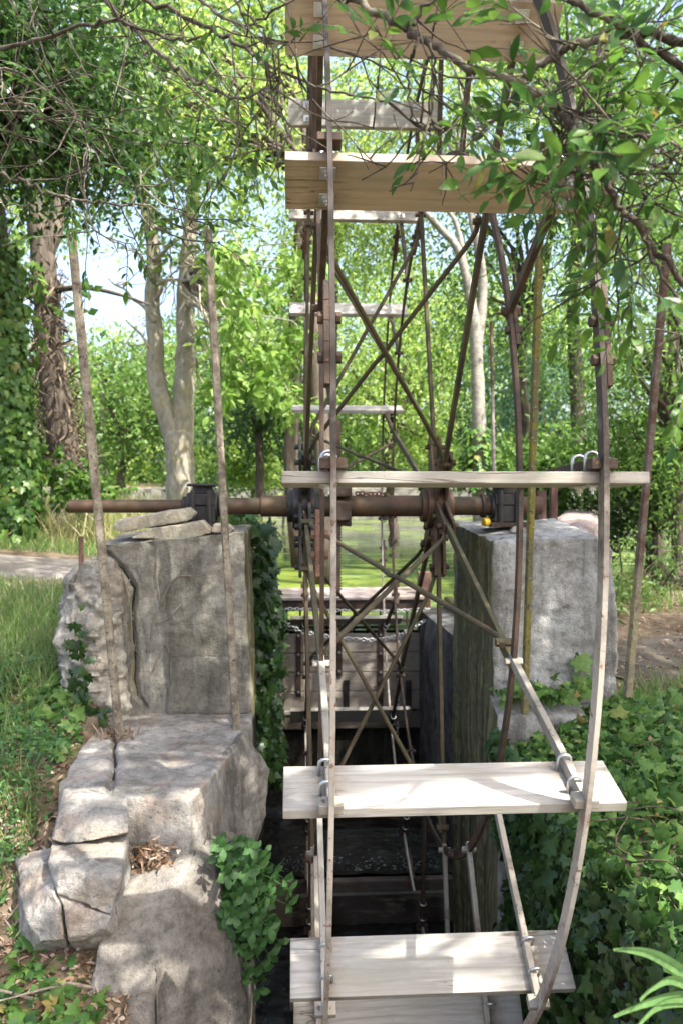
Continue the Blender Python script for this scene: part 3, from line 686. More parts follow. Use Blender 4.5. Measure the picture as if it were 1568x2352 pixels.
chain('chain', [px(915, 1455, 2.98), px(916, 1540, 2.98), px(914, 1620, 2.98), px(911, 1690, 2.98)], 'long zinc chain hanging down the right half of the gate planks', .052)
chain('chain', [px(929, 1448, 2.99), px(930, 1480, 2.99), px(929, 1510, 2.99)], 'short zinc chain end hanging beside the long chain on the gate', .052)
# hook hanging from the axle
hk = tag(empty('chain_hook', (.5, 0, -.06)), 'rusty iron hook on a short chain below the axle', 'hook')
o = chain('chain', [(.505, 0, -.06), (.505, 0, -.135)], None, .03, .004, 'rust_red'); del o['category']; local(o, hk)
b = MB(); b.tube([(.505, 0, -.13), (.503, 0, -.16), (.495, 0, -.185), (.49, 0, -.205), (.497, 0, -.225), (.515, 0, -.23), (.53, 0, -.218), (.532, 0, -.2)], [.006, .007, .007, .008, .008, .007, .006, .003], 8); local(b.build('hook', 'rust', None, smooth=True), hk)
o = chain('chain', [(.29, .0, .075), (.33, -.02, .078), (.38, .0, .072), (.42, -.02, .074), (.46, 0, .078), (.47, -.03, .07)], 'rusty chain lying along the top of the axle', .035, .005, 'rust_red')
# ------------------------------------------------------------------ ground sheet
WEIR_A, WEIR_B = np.array([2.55, 1.5]), np.array([8.2, 21.0])
def side_of_weir(x, y):
    d = WEIR_B - WEIR_A; return (x - WEIR_A[0]) * d[1] - (y - WEIR_A[1]) * d[0]      # >0 right of it
def ground_z(x, y):
    x = np.asarray(x, float); y = np.asarray(y, float)
    left = np.interp(y, [-9, -3, -2.2, -1.8, -1.3, -.5, 1.2, 3, 8, 13, 17, 60], [-1.65, -1.7, -1.7, -1.5, -1.17, -1.03, -.86, -.62, -.55, -.62, -.8, -.8]) + .06 * np.clip(-x - 1.5, 0, 3)
    bank = np.interp(x, [.6, 1.02, 1.06, 1.4, 1.8, 3], [-2.9, -2.6, -1.32, -1.2, -1.1, -1.06])
    right = np.where(y < -.3, bank, np.interp(y, [-.3, 4, 7, 9, 60], [-1.06, -1.0, -1.1, -1.9, -1.9]))
    left = np.where((x > -1.04) & (y > -1.6) & (y < .65), np.minimum(left, -1.75), left)
    z = np.where(x < -.2, left, right)
    ch = (((x > -.42) & (x < np.where(y > -.3, 1.42, 1.04))) | ((x > -.64) & (x < 0) & (y > -2.5) & (y < -1))) & (y < 3.5) & (y > -9); z = np.where(ch, -3.5, z)
    pond = (y > 3.5) & (y < 42.3) & (x > np.interp(y, [3.5, 13, 16, 22, 43], [-.6, -.8, -4.5, -12, -24])) & (side_of_weir(x, y) < 0)
    z = np.where(pond, -2.1, z)
    far = np.clip((y - 42.3) / 6, 0, 1); z = np.where(y > 42.3, -.2 + far * .9, z)
    z = z + np.where(ch | pond, 0, .035 * vnoise(np.stack([x.ravel(), y.ravel(), 0 * x.ravel()], 1), 1.7, 5).reshape(x.shape))
    return z
def axis_pts(lo, a, b, hi, fine, coarse):
    near = np.arange(a, b, fine); o = [a]; s = fine
    while o[-1] > lo: s *= coarse; o.append(o[-1] - s)
    p = [b]; s = fine
    while p[-1] < hi: s *= coarse; p.append(p[-1] + s)
    return np.array(sorted(o[1:]) + list(near) + p)
gx = axis_pts(-180, -5, 6, 180, .085, 1.13); gy = axis_pts(-60, -5.5, 9, 220, .085, 1.12)
X, Y = np.meshgrid(gx, gy); Z = ground_z(X, Y); nx, ny = len(gx), len(gy)
idx = np.arange(nx * ny).reshape(ny, nx); F = np.stack([idx[:-1, :-1], idx[:-1, 1:], idx[1:, 1:], idx[1:, :-1]], -1).reshape(-1, 4)
t = NT('soil'); v = t.coords()
c = t.mix(t.ramp(t.noise(v, 1.3, 8, .65, .4), [(.4, 0), (.6, 1)]), (.12, .09, .06), (.22, .175, .125))
c = t.mix(t.ramp(t.noise(v, 18, 6, .7), [(.5, 0), (.68, .7)]), c, (.05, .04, .025))
c = t.mix(t.ramp(t.noise(v, .9, 6, .7, .5), [(.5, 0), (.62, .7)]), c, (.09, .115, .035))
MT['soil'] = t.done(t.bsdf(c, .95, normal=t.bump(t.noise(v, 30, 8, .7), .8, .02), spec=.1))
g = np_mesh('ground', np.stack([X, Y, Z], -1).reshape(-1, 3), F, 'soil', smooth=True); tag(g, 'earth and grass ground around the mill channel', 'ground', kind='structure')
# trodden dirt paths, sheets laid just above the soil
def sheet(name, pts_fn, mat, lab, cat, n=40, m=10, lift=.012):
    u = np.linspace(0, 1, n); w = np.linspace(-1, 1, m); P = []
    for a in u:
        c0, c1, hw = pts_fn(a)
        for b in w: P.append((c0 + b * hw[0], c1 + b * hw[1]))
    P = np.array(P); z = ground_z(P[:, 0], P[:, 1]) + lift - .02 * np.abs(np.tile(w, n)) ** 4
    i = np.arange(n * m).reshape(n, m); f = np.stack([i[:-1, :-1], i[:-1, 1:], i[1:, 1:], i[1:, :-1]], -1).reshape(-1, 4)
    o = np_mesh(name, np.column_stack([P, z]), f, mat, smooth=True); tag(o, lab, cat, kind='structure'); return o
t = NT('dirt'); v = t.coords()
c = t.mix(t.ramp(t.noise(v, 3, 8, .7, .4), [(.4, 0), (.62, 1)]), (.08, .068, .052), (.15, .13, .105))
c = t.mix(t.ramp(t.noise(v, 28, 6, .7), [(.55, 0), (.7, .8)]), c, (.08, .062, .045))
MT['dirt'] = t.done(t.bsdf(c, .95, normal=t.bump(t.noise(v, 35, 8, .7), .7, .015), spec=.1))
t = NT('pale_dirt'); v = t.coords()
c = t.mix(t.ramp(t.noise(v, 3, 8, .7, .4), [(.4, 0), (.62, 1)]), (.15, .134, .112), (.25, .23, .2))
c = t.mix(t.ramp(t.noise(v, 28, 6, .7), [(.55, 0), (.7, .8)]), c, (.09, .075, .055))
MT['pale_dirt'] = t.done(t.bsdf(c, .95, normal=t.bump(t.noise(v, 35, 8, .7), .7, .015), spec=.1))
sheet('path', lambda a: (-9 + 7.8 * a, 3.3 - .5 * a + .15 * math.sin(7 * a), (0, .62)), 'pale_dirt', 'grey dirt path crossing the grass left of the pier', 'path')
sheet('path', lambda a: (1.85 + 2.6 * a, .1 + 1.3 * a, (-.3, .75)), 'dirt', 'brown dirt path beside the pale right pier', 'path')

# ------------------------------------------------------------------ water
t = NT('pond'); v = t.coords(scale=(.32, 1, 1)); 
alg = t.ramp(t.noise(t.coords(scale=(.35, .55, 1)), .9, 8, .66, .9), [(.45, 0), (.56, 1)])
ac = t.mix(t.ramp(t.noise(t.coords(scale=(1.6, 2.2, 1)), 4.2, 8, .75, .8), [(.36, 0), (.60, 1)]), (.045, .085, .012), (.17, .215, .03))
pale = t.ramp(t.noise(t.coords(scale=(.12, .6, 1), loc=(4, 0, 0)), 1.0, 6, .65, .8), [(.57, 0), (.66, .4)])
ac = t.mix(pale, ac, (.15, .26, .12))
a_s = t.bsdf(ac, .32, normal=t.bump(t.noise(v, 9, 6, .6), .5, .02), spec=.35)
w_s = t.bsdf((.02, .035, .02), .06, normal=t.bump(t.noise(v, 3, 5, .6), .12, .03), spec=.5)
yy_ = t.n('SeparateXYZ', i_0=t.coords()); far_ = t.n('MapRange', i_0=yy_.outputs[1], i_1=10.0, i_2=24.0, i_3=1.0, i_4=.6)
alg = t.n('Math', operation='MULTIPLY', i_0=alg, i_1=far_.outputs[0]).outputs[0]
MT['pond'] = t.done(t.n('MixShader', i_0=alg, i_1=w_s, i_2=a_s).outputs[0])
def flat(name, x0, x1, y0, y1, z, mat, lab, nx=2, ny=2, wob=0.0, seed=1):
    xs = np.linspace(x0, x1, nx); ys = np.linspace(y0, y1, ny); A, B = np.meshgrid(xs, ys); Zz = np.full_like(A, z)
    if wob:
        p = np.stack([A.ravel(), B.ravel(), 0 * A.ravel()], 1); Zz += (wob * (vnoise(p, 5, seed) + .6 * vnoise(p, 13, seed + 1) + .4 * vnoise(p, 31, seed + 2))).reshape(A.shape)
    i = np.arange(nx * ny).reshape(ny, nx); f = np.stack([i[:-1, :-1], i[:-1, 1:], i[1:, 1:], i[1:, :-1]], -1).reshape(-1, 4)
    o = np_mesh(name, np.stack([A, B, Zz], -1).reshape(-1, 3), f, mat, smooth=True); tag(o, lab, 'water', kind='structure'); return o
flat('pond_water', -30, 26, 3.55, 42.4, -1.35, 'pond', 'yellow green algae covered mill pond behind the gate')
t = NT('stream'); v = t.coords(); MT['stream'] = t.done(t.bsdf((.005, .007, .008), .05, normal=t.bump(t.noise(v, 12, 6, .65, .5), .6, .04), spec=.6))
flat('stream_water', 2.6, 40, 7.6, 42.2, -1.55, 'stream', 'dark shaded stream beyond the right bank')
flat('channel_water', -.6, 1.3, 1.0, 3.6, -2.72, 'stream', 'dark rippled water in the channel under the wheel', 110, 150, .010, 3)
flat('channel_water', -.6, 1.3, -9, .93, -3.05, 'stream', 'dark lower water of the channel in front of the wheel', 110, 260, .012, 8)
o = MB().box((-.5, .93, -3.5), (1.15, 1.0, -2.735)).build('weir_sill', 'wood_dark', None, bevel=.01); tag(o, 'dark wet timber sill holding the water step under the wheel', 'sill')
# foam along the sill
n = 220; fx = rng.uniform(-.3, 1.0, n); fy = 1.03 + np.abs(rng.normal(0, .13, n)); pos = np.stack([fx, fy, np.full(n, -2.705)], 1)
MT['foam'] = m_plain('foam', (.3, .33, .36), .5, 0, .1)
o = leaves('foam', pos, rng.normal(0, 1, (n, 3)) * [1, .35, .1], np.tile([0, 0, 1.], (n, 1)) + rng.normal(0, .3, (n, 3)), rng.uniform(.008, .035, n), rng.uniform(.003, .012, n), T_FAR, 'foam'); tag(o, 'streaks of white foam along the dark timber sill', 'foam', kind='stuff')
# far stone wall of the pond
t = NT('masonry'); v = t.coords(scale=(1, 1, 1.6)); vo = t.n('TexVoronoi', feature='DISTANCE_TO_EDGE', i_Vector=v, i_Scale=1.7); vc = t.n('TexVoronoi', i_Vector=v, i_Scale=1.7)
c = t.mix(t.n('SeparateColor', i_0=vc.outputs['Color']).outputs[0], (.06, .06, .052), (.16, .155, .13)); c = t.mix(t.ramp(vo.outputs[0], [(.02, 1), (.07, 0)]), c, (.06, .06, .05))
MT['masonry'] = t.done(t.bsdf(c, .9, normal=t.bump(vo.outputs[0], .6, .05)))
o = MB().box((-30, 42.3, -2.2), (28, 43.0, .36)).build('stone_wall', 'masonry', None, bevel=.05); tag(o, 'long grey rubble stone wall along the far edge of the pond', 'wall')

# ------------------------------------------------------------------ foliage materials
MT['lf_mid'] = m_leaf('leaf_mid', [(.042, .098, .016), (.066, .145, .025), (.095, .185, .036), (.14, .23, .058)], .47)
MT['lf_lite'] = m_leaf('leaf_light', [(.09, .18, .026), (.15, .25, .04), (.21, .31, .065), (.29, .37, .12)], .5)
MT['lf_yel'] = m_leaf('leaf_yellow', [(.09, .19, .03), (.14, .25, .05), (.21, .31, .09)], .5)
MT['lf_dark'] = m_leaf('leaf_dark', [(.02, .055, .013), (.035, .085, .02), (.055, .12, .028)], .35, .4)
MT['lf_blue'] = m_leaf('leaf_blue_green', [(.03, .085, .045), (.05, .12, .06), (.09, .17, .10)], .4)
MT['lf_near'] = m_leaf('leaf_near', [(.022, .065, .014), (.035, .095, .018), (.06, .14, .022), (.09, .17, .03)], .42, .42, spec=.35, dead=(.2, .17, .04))
MT['ivy'] = m_leaf('ivy_leaf', [(.035, .085, .02), (.055, .13, .028), (.075, .165, .035), (.11, .21, .045), (.16, .26, .06)], .3, .38, spec=.3, dead=(.26, .2, .07))
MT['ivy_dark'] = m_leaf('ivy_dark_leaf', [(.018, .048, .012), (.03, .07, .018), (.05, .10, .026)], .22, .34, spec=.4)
MT['herb'] = m_leaf('herb_leaf', [(.03, .08, .02), (.045, .115, .03), (.07, .155, .042)], .3, .5)
MT['grass'] = m_leaf('grass_blade', [(.08, .16, .035), (.12, .21, .05), (.16, .25, .07), (.26, .27, .13)], .4, .5)
MT['grass_dry'] = m_leaf('tall_grass_blade', [(.1, .16, .04), (.18, .22, .07), (.3, .28, .13), (.36, .33, .18)], .4, .5)
MT['litter'] = m_leaf('dead_leaf', [(.10, .06, .035), (.2, .125, .075), (.32, .24, .17), (.42, .34, .27)], .15, .8, spec=.15)
MT['iris'] = m_leaf('iris_blade', [(.09, .19, .06), (.12, .22, .08)], .35, .35)
MT['bark'] = m_bark('bark_brown', (.045, .037, .031), (.13, .11, .09))
MT['bark_pale'] = m_bark('bark_pale', (.19, .175, .15), (.36, .335, .285), scale=(4, 4, 2), lichen=.3, bump=.5)
MT['bark_birch'] = m_bark('bark_mottled', (.14, .132, .115), (.30, .285, .25), scale=(3, 3, 5), bump=.4)
MT['twig'] = m_bark('twig_bark', (.04, .032, .027), (.115, .098, .08), scale=(20, 20, 20), lichen=.5, bump=.6, lc=(.3, .28, .22))

def twig_leaves(centers, radii, twigs, lpt, ll, lw, droop=.4, spread=.8, flat=.6):
    """leaf positions along drooping twigs scattered round clump centres"""
    C = np.repeat(np.asarray(centers, float), twigs, 0); Rr = np.repeat(np.asarray(radii, float), twigs)
    n = len(C); off = rng.normal(0, .5, (n, 3)); off[:, 2] *= .75
    st = C + off * Rr[:, None]
    d = unit(unit(off) * .7 + rng.normal(0, .6, (n, 3)) + [0, 0, -droop]); L = Rr * rng.uniform(.5, 1.1, n) * spread
    t = (np.arange(lpt) + .5) / lpt
    tt = np.clip(t[None] + rng.uniform(-.5, .5, (n, lpt)) / lpt, 0, 1)
    P = st[:, None] + d[:, None] * (L[:, None] * tt)[..., None]; P[..., 2] -= droop * .35 * L[:, None] * tt ** 2
    side = unit(np.cross(d, rng.normal(0, 1, (n, 3))))[:, None] * np.where(np.arange(lpt) % 2, 1, -1)[None, :, None]
    ax = unit(d[:, None] * .6 + side * .8 + rng.normal(0, .3, (n, lpt, 3)) + [0, 0, -.25])
    nr = unit(rng.normal(0, 1, (n, lpt, 3)) * (1 - flat) + np.array([0, 0, 1.]) * flat + rng.normal(0, .35, (n, lpt, 3)))
    m = n * lpt
    return P.reshape(m, 3), ax.reshape(m, 3), nr.reshape(m, 3), ll * rng.uniform(.6, 1.25, m), lw * rng.uniform(.7, 1.2, m), st
def ell(c, rx, ry, rz, n, shell=.35):
    d = unit(rng.normal(0, 1, (n, 3))); r = rng.uniform(shell, 1, n) ** .6
    return np.asarray(c) + d * r[:, None] * [rx, ry, rz]
def curve(p0, p1, sag=0.0, wig=.06, n=7):
    p0 = np.array(p0, float); p1 = np.array(p1, float); L = np.linalg.norm(p1 - p0); t = np.linspace(0, 1, n)[:, None]
    P = p0 + (p1 - p0) * t; w = rng.normal(0, wig * L, (n, 3)); w[0] = w[-1] = 0; w = (w + np.roll(w, 1, 0)) / 2; w[0] = w[-1] = 0
    P = P + w; P[:, 2] += sag * L * (4 * t * (1 - t))[:, 0]; return P
def smooth_path(pts, k=4):
    pts = np.array(pts, float); n = len(pts); out = []
    for i in range(n - 1):
        p0 = pts[max(i - 1, 0)]; p1 = pts[i]; p2 = pts[i + 1]; p3 = pts[min(i + 2, n - 1)]
        for j in range(k):
            t = j / k; out.append(.5 * ((2 * p1) + (-p0 + p2) * t + (2 * p0 - 5 * p1 + 4 * p2 - p3) * t * t + (-p0 + 3 * p1 - 3 * p2 + p3) * t ** 3))
    out.append(pts[-1]); return np.array(out)
def tree(name, label, base, fork, centers, radii, mat, twigs=26, lpt=9, ll=.1, lw=.045, r0=.16, droop=.4, bark='bark', cat='tree', group=None, trunk_paths=None, tpl=T_FAR, limbs=True, flat=.5, spread=.9):
    root = tag(empty(name, tuple(base)), label, cat, group)
    b = MB()
    base = np.array(base, float); fork = np.array(fork, float)
    if trunk_paths is None:
        tp = curve(base + [0, 0, -.3], fork, 0, .02, 8); b.tube(tp, np.linspace(r0 * 1.25, r0 * .8, 8), 10)
    else:
        for pts, ra, rb in trunk_paths:
            sp = smooth_path(pts, 4); b.tube(sp, np.linspace(ra, rb, len(sp)) * (1 + .06 * np.sin(np.arange(len(sp)) * 1.9)), 12)
    if limbs:
        for c, q in zip(centers, radii):
            b.tube(curve(fork, c, .08, .05, 7), np.linspace(r0 * .42, r0 * .06, 7), 6)
            for _ in range(3):
                e = np.asarray(c) + rng.normal(0, .55, 3) * q; b.tube(curve(c, e, 0, .08, 5), np.linspace(r0 * .1, r0 * .02, 5), 5)
    o = b.build('trunk', bark, None, smooth=True, fix=False); local(o, root)
    if tpl is T_FAR: twigs = int(twigs * 1.6); ll *= 1.25; lw *= 1.55
    P, ax, nr, L, W, st = twig_leaves(centers, radii, twigs, lpt, ll, lw, droop, spread, flat)
    o = leaves('crown', P, ax, nr, L, W, tpl, mat); local(o, root)
    return root

def gpt(x, y): return np.array([x, y, float(ground_z(np.array([x]), np.array([y]))[0])])
def D(x, y, d): return atY(x, y, CAM[1] + d)
# ------------------------------------------------------------------ the trees one can tell apart
# left trunk wrapped in dead ivy stems
d1 = 11.0
tp = [gpt(D(155, 1100, d1)[0], CAM[1] + d1) - [0, 0, .2]] + [D(x, y, d1) for x, y in [(152, 1080), (142, 1000), (124, 880), (112, 780), (108, 680), (100, 600), (90, 520), (72, 450), (55, 380), (40, 300), (30, 200)]]
br = [([D(100, 590, d1), D(122, 540, d1), D(140, 470, d1 + .1), D(165, 400, d1 + .3), D(180, 300, d1 + .5)], .13, .06),
      ([D(135, 665, d1 - .1), D(160, 662, d1 - .4), D(210, 662, d1 - .6), D(280, 678, d1 - .7), D(345, 700, d1 - .6)], .045, .012),
      ([D(95, 835, d1), D(50, 832, d1 - .2), D(10, 812, d1 - .3), D(-60, 800, d1 - .3)], .06, .04)]
cc = np.array([D(-20, 560, d1), D(60, 700, d1 - 1.2), D(-30, 420, d1), D(40, 250, d1 + .4), D(180, 260, d1 + .4), D(100, 120, d1), D(-60, 640, d1)])
T1 = tree('ivy_stemmed_tree', 'leaning brown tree trunk wrapped in shaggy dead ivy stems on the left bank', tp[0], tp[9], cc, [.7, .5, .7, .9, .8, 1, .6], 'lf_mid', 16, 8, .13, .06, .1, trunk_paths=[(tp, .22, .11)] + br, bark='bark', limbs=False)
n = 1500; k = rng.uniform(0, 1, n) ** 1.4 * .8; tpp = np.array([np.interp(k * 6, range(7), np.array(tp)[1:8, i]) for i in range(3)]).T
q = rng.uniform(0, 2 * PI, n); rad = (.225 + .05 * np.sin(k * 9)) * (1.15 - .45 * k) + rng.uniform(-.05, .06, n)
dirn = np.stack([np.cos(q), np.sin(q), 0 * q], 1)
o = leaves('dead_ivy', tpp + dirn * rad[:, None], np.stack([rng.normal(0, .7, n), rng.normal(0, .7, n), rng.choice([-1, 1], n) * rng.uniform(.3, 1, n)], 1) + dirn * .3, dirn + rng.normal(0, .3, (n, 3)), rng.uniform(.06, .26, n), rng.uniform(.008, .035, n), T_LANCE, m_leaf('dead_ivy', [(.045, .035, .026), (.1, .078, .058), (.2, .162, .12)], .05, .9, spec=.1)); local(o, T1)
# ivy clad trunk at the left edge
d0 = 9.3
b0 = gpt(D(18, 1200, d0)[0], CAM[1] + d0); path = [b0 - [0, 0, .2], D(20, 1100, d0), D(10, 900, d0), D(0, 700, d0), D(-20, 450, d0), D(-40, 200, d0)]
T0 = tag(empty('ivy_clad_tree', tuple(b0)), 'tree trunk covered in dense green ivy at the left edge', 'tree')
b = MB(); sp = smooth_path(path); b.tube(sp, np.linspace(.2, .12, len(sp)), 10); local(b.build('trunk', 'bark', smooth=True), T0)
n = 3800; k = rng.uniform(0, 1, n); P = np.array([np.interp(k * 3.6, range(6), np.array(path)[:, i]) for i in range(3)]).T; q = rng.uniform(0, 2 * PI, n); dirn = np.stack([np.cos(q), np.sin(q), 0 * q], 1)
o = leaves('ivy', P + dirn * (.2 + .22 * rng.uniform(0, 1, n) * (1.1 - k))[:, None], np.stack([rng.normal(0, .5, n), rng.normal(0, .5, n), -1 + 0 * q], 1), dirn + [0, 0, .5] + rng.normal(0, .3, (n, 3)), rng.uniform(.07, .13, n), rng.uniform(.07, .12, n), T_IVY, 'ivy'); local(o, T0)
# forked pale trunk
d2 = 15.0
f = D(408, 1000, d2)
bp = [gpt(D(416, 1130, d2)[0], CAM[1] + d2) - [0, 0, .3], D(416, 1120, d2), D(414, 1060, d2), D(410, 990, d2)]
L1 = [D(412, 1060, d2), D(395, 985, d2), D(372, 920, d2), D(357, 850, d2 + .1), D(358, 780, d2 + .1), D(350, 690, d2 + .2), D(355, 600, d2 + .2), D(345, 520, d2 + .2), D(330, 440, d2 + .3), D(320, 330, d2 + .4), D(300, 200, d2 + .5)]
L2 = [D(416, 1080, d2), D(420, 960, d2), D(424, 880, d2), D(428, 790, d2), D(425, 700, d2), D(432, 600, d2 - .1), D(440, 500, d2 - .1), D(450, 380, d2 - .2), D(455, 200, d2 - .2)]
tw = []
for s, e in [((357, 740), (250, 640)), ((350, 600), (420, 540)), ((355, 690), (410, 620)), ((425, 760), (500, 850)), ((428, 700), (520, 760)), ((352, 640), (300, 560)), ((430, 680), (470, 600)), ((424, 780), (470, 880)), ((357, 830), (290, 735)), ((345, 550), (410, 500)), ((430, 640), (540, 690)), ((426, 730), (560, 900)), ((355, 660), (450, 650))]:
    p = curve(D(*s, d2), D(e[0], e[1], d2 + rng.uniform(-1, .2)), .07, .05, 7); tw.append((p, .04, .01))
    for _ in range(4):
        i = rng.integers(2, 6); tw.append((curve(p[i], p[i] + rng.normal(0, .42, 3) + [0, 0, -.1], 0, .1, 5), .012, .004))
cc = np.array([D(x, y, d2 + dd) for x, y, dd in [(300, 420, 0), (430, 380, .3), (360, 250, .5), (520, 430, 0), (250, 250, .5), (480, 250, 0), (560, 560, .5), (520, 650, .6), (330, 120, 1), (450, 80, .5), (600, 300, 0), (410, 560, .3)]])
T2 = tree('forked_tree', 'pale forked tree trunk with lichen on the bank left of the wheel', bp[0], L2[6], cc, [.9, 1, 1, .9, .9, 1, .7, .6, 1, 1, 1, .5], 'lf_lite', 24, 9, .11, .045, .1, trunk_paths=[(bp, .27, .25), (L1, .20, .08), (L2, .22, .09)] + tw, bark='bark_pale', limbs=False)
cc = np.array([D(rng.uniform(500, 710), rng.uniform(550, 920), 11.2 + rng.uniform(0, 3)) for _ in range(34)])
P, ax, nr, L, W, st = twig_leaves(cc, [.26] * 34, 13, 7, .17, .075, .9, 1.3, .45)
lb = MB()
for c in cc: lb.tube(curve(D(428 if c[1] > 8 else 424, 640, 14.6), c, .06, .05, 8), np.linspace(.03, .005, 8), 5)
local(lb.build('branches', 'bark_pale', None, smooth=True, fix=False), T2)
o = leaves('sunlit_foliage', P, ax, nr, L, W, T_LANCE, 'lf_yel'); local(o, T2)
# slender pale trunk on the right
d3 = 14.0
bp = [gpt(D(1102, 1120, d3)[0], CAM[1] + d3) - [0, 0, .2], D(1101, 1080, d3), D(1098, 950, d3), D(1095, 850, d3), D(1090, 760, d3), D(1080, 690, d3), D(1066, 620, d3), D(1046, 565, d3), D(1010, 525, d3), D(970, 480, d3), D(900, 400, d3 + .3)]
L2 = [D(1093, 800, d3), D(1104, 720, d3 + .1), D(1107, 640, d3 + .1), D(1095, 560, d3), D(1080, 490, d3), D(1060, 380, d3), D(1050, 250, d3)]
L3 = [D(1066, 620, d3), D(1058, 560, d3), D(1040, 500, d3), D(1010, 470, d3)]
cc = np.array([D(x, y, d3 + dd) for x, y, dd in [(900, 330, .5), (1000, 250, 0), (1080, 180, .4), (1150, 350, .6), (830, 230, .6), (960, 120, .4), (880, 420, 1), (1060, 60, 0), (1180, 220, .4), (760, 380, .5), (800, 520, 1.2), (900, 560, 1.6), (1000, 380, 1.2)]])
T3 = tree('slender_tree', 'slender pale mottled trunk with ivy foot seen through the right spokes', bp[0], L2[5], cc, [.9, .9, .9, .9, .9, .9, .8, .9, .9, .8, .7, .7, .8], 'lf_lite', 30, 10, .10, .034, .09, trunk_paths=[(bp, .14, .04), (L2, .10, .04), (L3, .06, .03)], bark='bark_birch', droop=.7, limbs=True)
n = 260; k = rng.uniform(0, 1, n); q = rng.uniform(0, 2 * PI, n); P = np.array(D(1092, 1040, d3))[None] + np.stack([np.cos(q) * .2, np.sin(q) * .2, rng.uniform(-.6, .45, n)], 1)
o = leaves('ivy', P, np.stack([np.cos(q), np.sin(q), -1 + 0 * q], 1), np.stack([np.cos(q), np.sin(q), .5 + 0 * q], 1), .13, .12, T_IVY, 'ivy'); local(o, T3)

# ------------------------------------------------------------------ further trees: name, label, base(x px, d), crown spots (px), material...
def bg(name, label, bx, d, spots, rad, mat, twigs=26, lpt=9, ll=.1, lw=.04, r0=.13, droop=.4, bark='bark', jit=1.0, cat='tree', group='trees behind the wheel', tpl=T_FAR, per=1):
    x = D(bx, 1132, d)[0]; base = gpt(x, CAM[1] + d); base[2] = max(base[2], -1.3)
    cc = np.array([D(sx, sy, d) + [rng.normal(0, .2) * jit, rng.uniform(-1, 1) * jit, rng.normal(0, .2) * jit] for sx, sy in spots for _ in range(per)])
    fz = max(base[2] + .8, cc[:, 2].min() * .5 + cc[:, 2].mean() * .5 - .6); fork = np.array([x + rng.normal(0, .15), CAM[1] + d, fz])
    return tree(name, label, base, fork, cc, rng.uniform(.75, 1.2, len(cc)) * rad, mat, twigs, lpt, ll, lw, r0, droop, bark, cat, group, tpl=tpl)
grid = lambda x0, x1, y0, y1, n: [(rng.uniform(x0, x1), rng.uniform(y0, y1)) for _ in range(n)]
bg('willow', 'tall bright green willow filling the middle behind the wheel top', 760, 19, grid(640, 960, 60, 620, 22), 1.25, 'lf_lite', 30, 10, .11, .035, droop=.8)
bg('willow', 'feathery mid green willow behind the upper right of the wheel', 1210, 17, grid(1000, 1330, 160, 800, 22), 1.15, 'lf_mid', 30, 10, .10, .034, droop=.8)
bg('willow', 'drooping green willow hanging over the right bank beside the red topped stake', 1560, 10.5, grid(1380, 1660, 520, 1080, 26), .62, 'lf_mid', 30, 10, .085, .026, r0=.09, droop=.9)
bg('ash_tree', 'tall leafy tree at the upper right edge behind the stake', 1500, 14, grid(1330, 1640, 60, 560, 22), .95, 'lf_mid', 28, 9, .11, .04, droop=.5)
bg('blue_green_tree', 'blue green leaved tree behind the yellow lichened stake', 1260, 20, grid(1150, 1330, 820, 1010, 14), .8, 'lf_blue', 28, 9, .13, .045, droop=.4)
bg('ash_tree', 'light green tree low behind the centre spokes across the pond', 900, 24, grid(760, 1080, 660, 1010, 20), 1.25, 'lf_lite', 30, 9, .15, .055, droop=.4)
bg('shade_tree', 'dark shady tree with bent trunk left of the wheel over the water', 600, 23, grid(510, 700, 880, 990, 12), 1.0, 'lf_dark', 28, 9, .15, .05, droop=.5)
bg('ash_tree', 'broad mid green tree behind the forked trunk on the left bank', 280, 26, grid(180, 420, 800, 1010, 18), 1.4, 'lf_mid', 30, 9, .16, .06, droop=.4)
bg('ash_tree', 'pale hazy tree between the dead ivy trunk and the forked trunk', 240, 30, grid(190, 360, 740, 900, 8), 1.2, 'lf_lite', 20, 8, .16, .06, droop=.4)
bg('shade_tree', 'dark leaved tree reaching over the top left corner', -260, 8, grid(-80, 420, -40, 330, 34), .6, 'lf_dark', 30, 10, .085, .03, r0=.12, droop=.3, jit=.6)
bg('ash_tree', 'leafy tree with mid green crown above the left stakes', 735, 13, grid(260, 640, 40, 420, 20), .8, 'lf_lite', 28, 9, .10, .038, droop=.4)
bg('ash_tree', 'sparse light tree at the left edge behind the dead ivy trunk', -60, 18, grid(-60, 90, 420, 980, 14), 1.0, 'lf_lite', 22, 8, .12, .05, droop=.4)
bg('round_bush', 'rounded pale green bush on the far bank left of the wheel', 570, 27, grid(525, 615, 1020, 1085, 12), .55, 'lf_lite', 40, 9, .12, .05, r0=.05, droop=-.1, cat='bush', group='bushes by the pond')
bg('green_bush', 'low leafy bush beside the weir wall behind the right pier', 1230, 14, grid(1120, 1330, 1050, 1120, 14), .5, 'lf_mid', 36, 9, .10, .05, r0=.05, droop=.1, cat='bush', group='bushes by the pond')
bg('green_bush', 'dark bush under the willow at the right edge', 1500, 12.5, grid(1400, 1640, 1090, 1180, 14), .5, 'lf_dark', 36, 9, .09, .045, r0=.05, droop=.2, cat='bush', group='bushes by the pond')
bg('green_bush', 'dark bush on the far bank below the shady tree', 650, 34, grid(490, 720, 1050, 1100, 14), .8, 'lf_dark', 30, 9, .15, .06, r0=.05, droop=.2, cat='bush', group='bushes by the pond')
bg('green_bush', 'bright bush at the foot of the dead ivy trunk', 195, 10.5, grid(175, 215, 1100, 1130, 4), .2, 'lf_mid', 22, 8, .08, .05, r0=.03, droop=.1, cat='bush', group='bushes by the pond')
bg('ash_tree', 'high light green crown filling the top left behind the twigs', 690, 16, grid(230, 700, -60, 280, 26), 1.0, 'lf_lite', 28, 9, .11, .04, droop=.5)
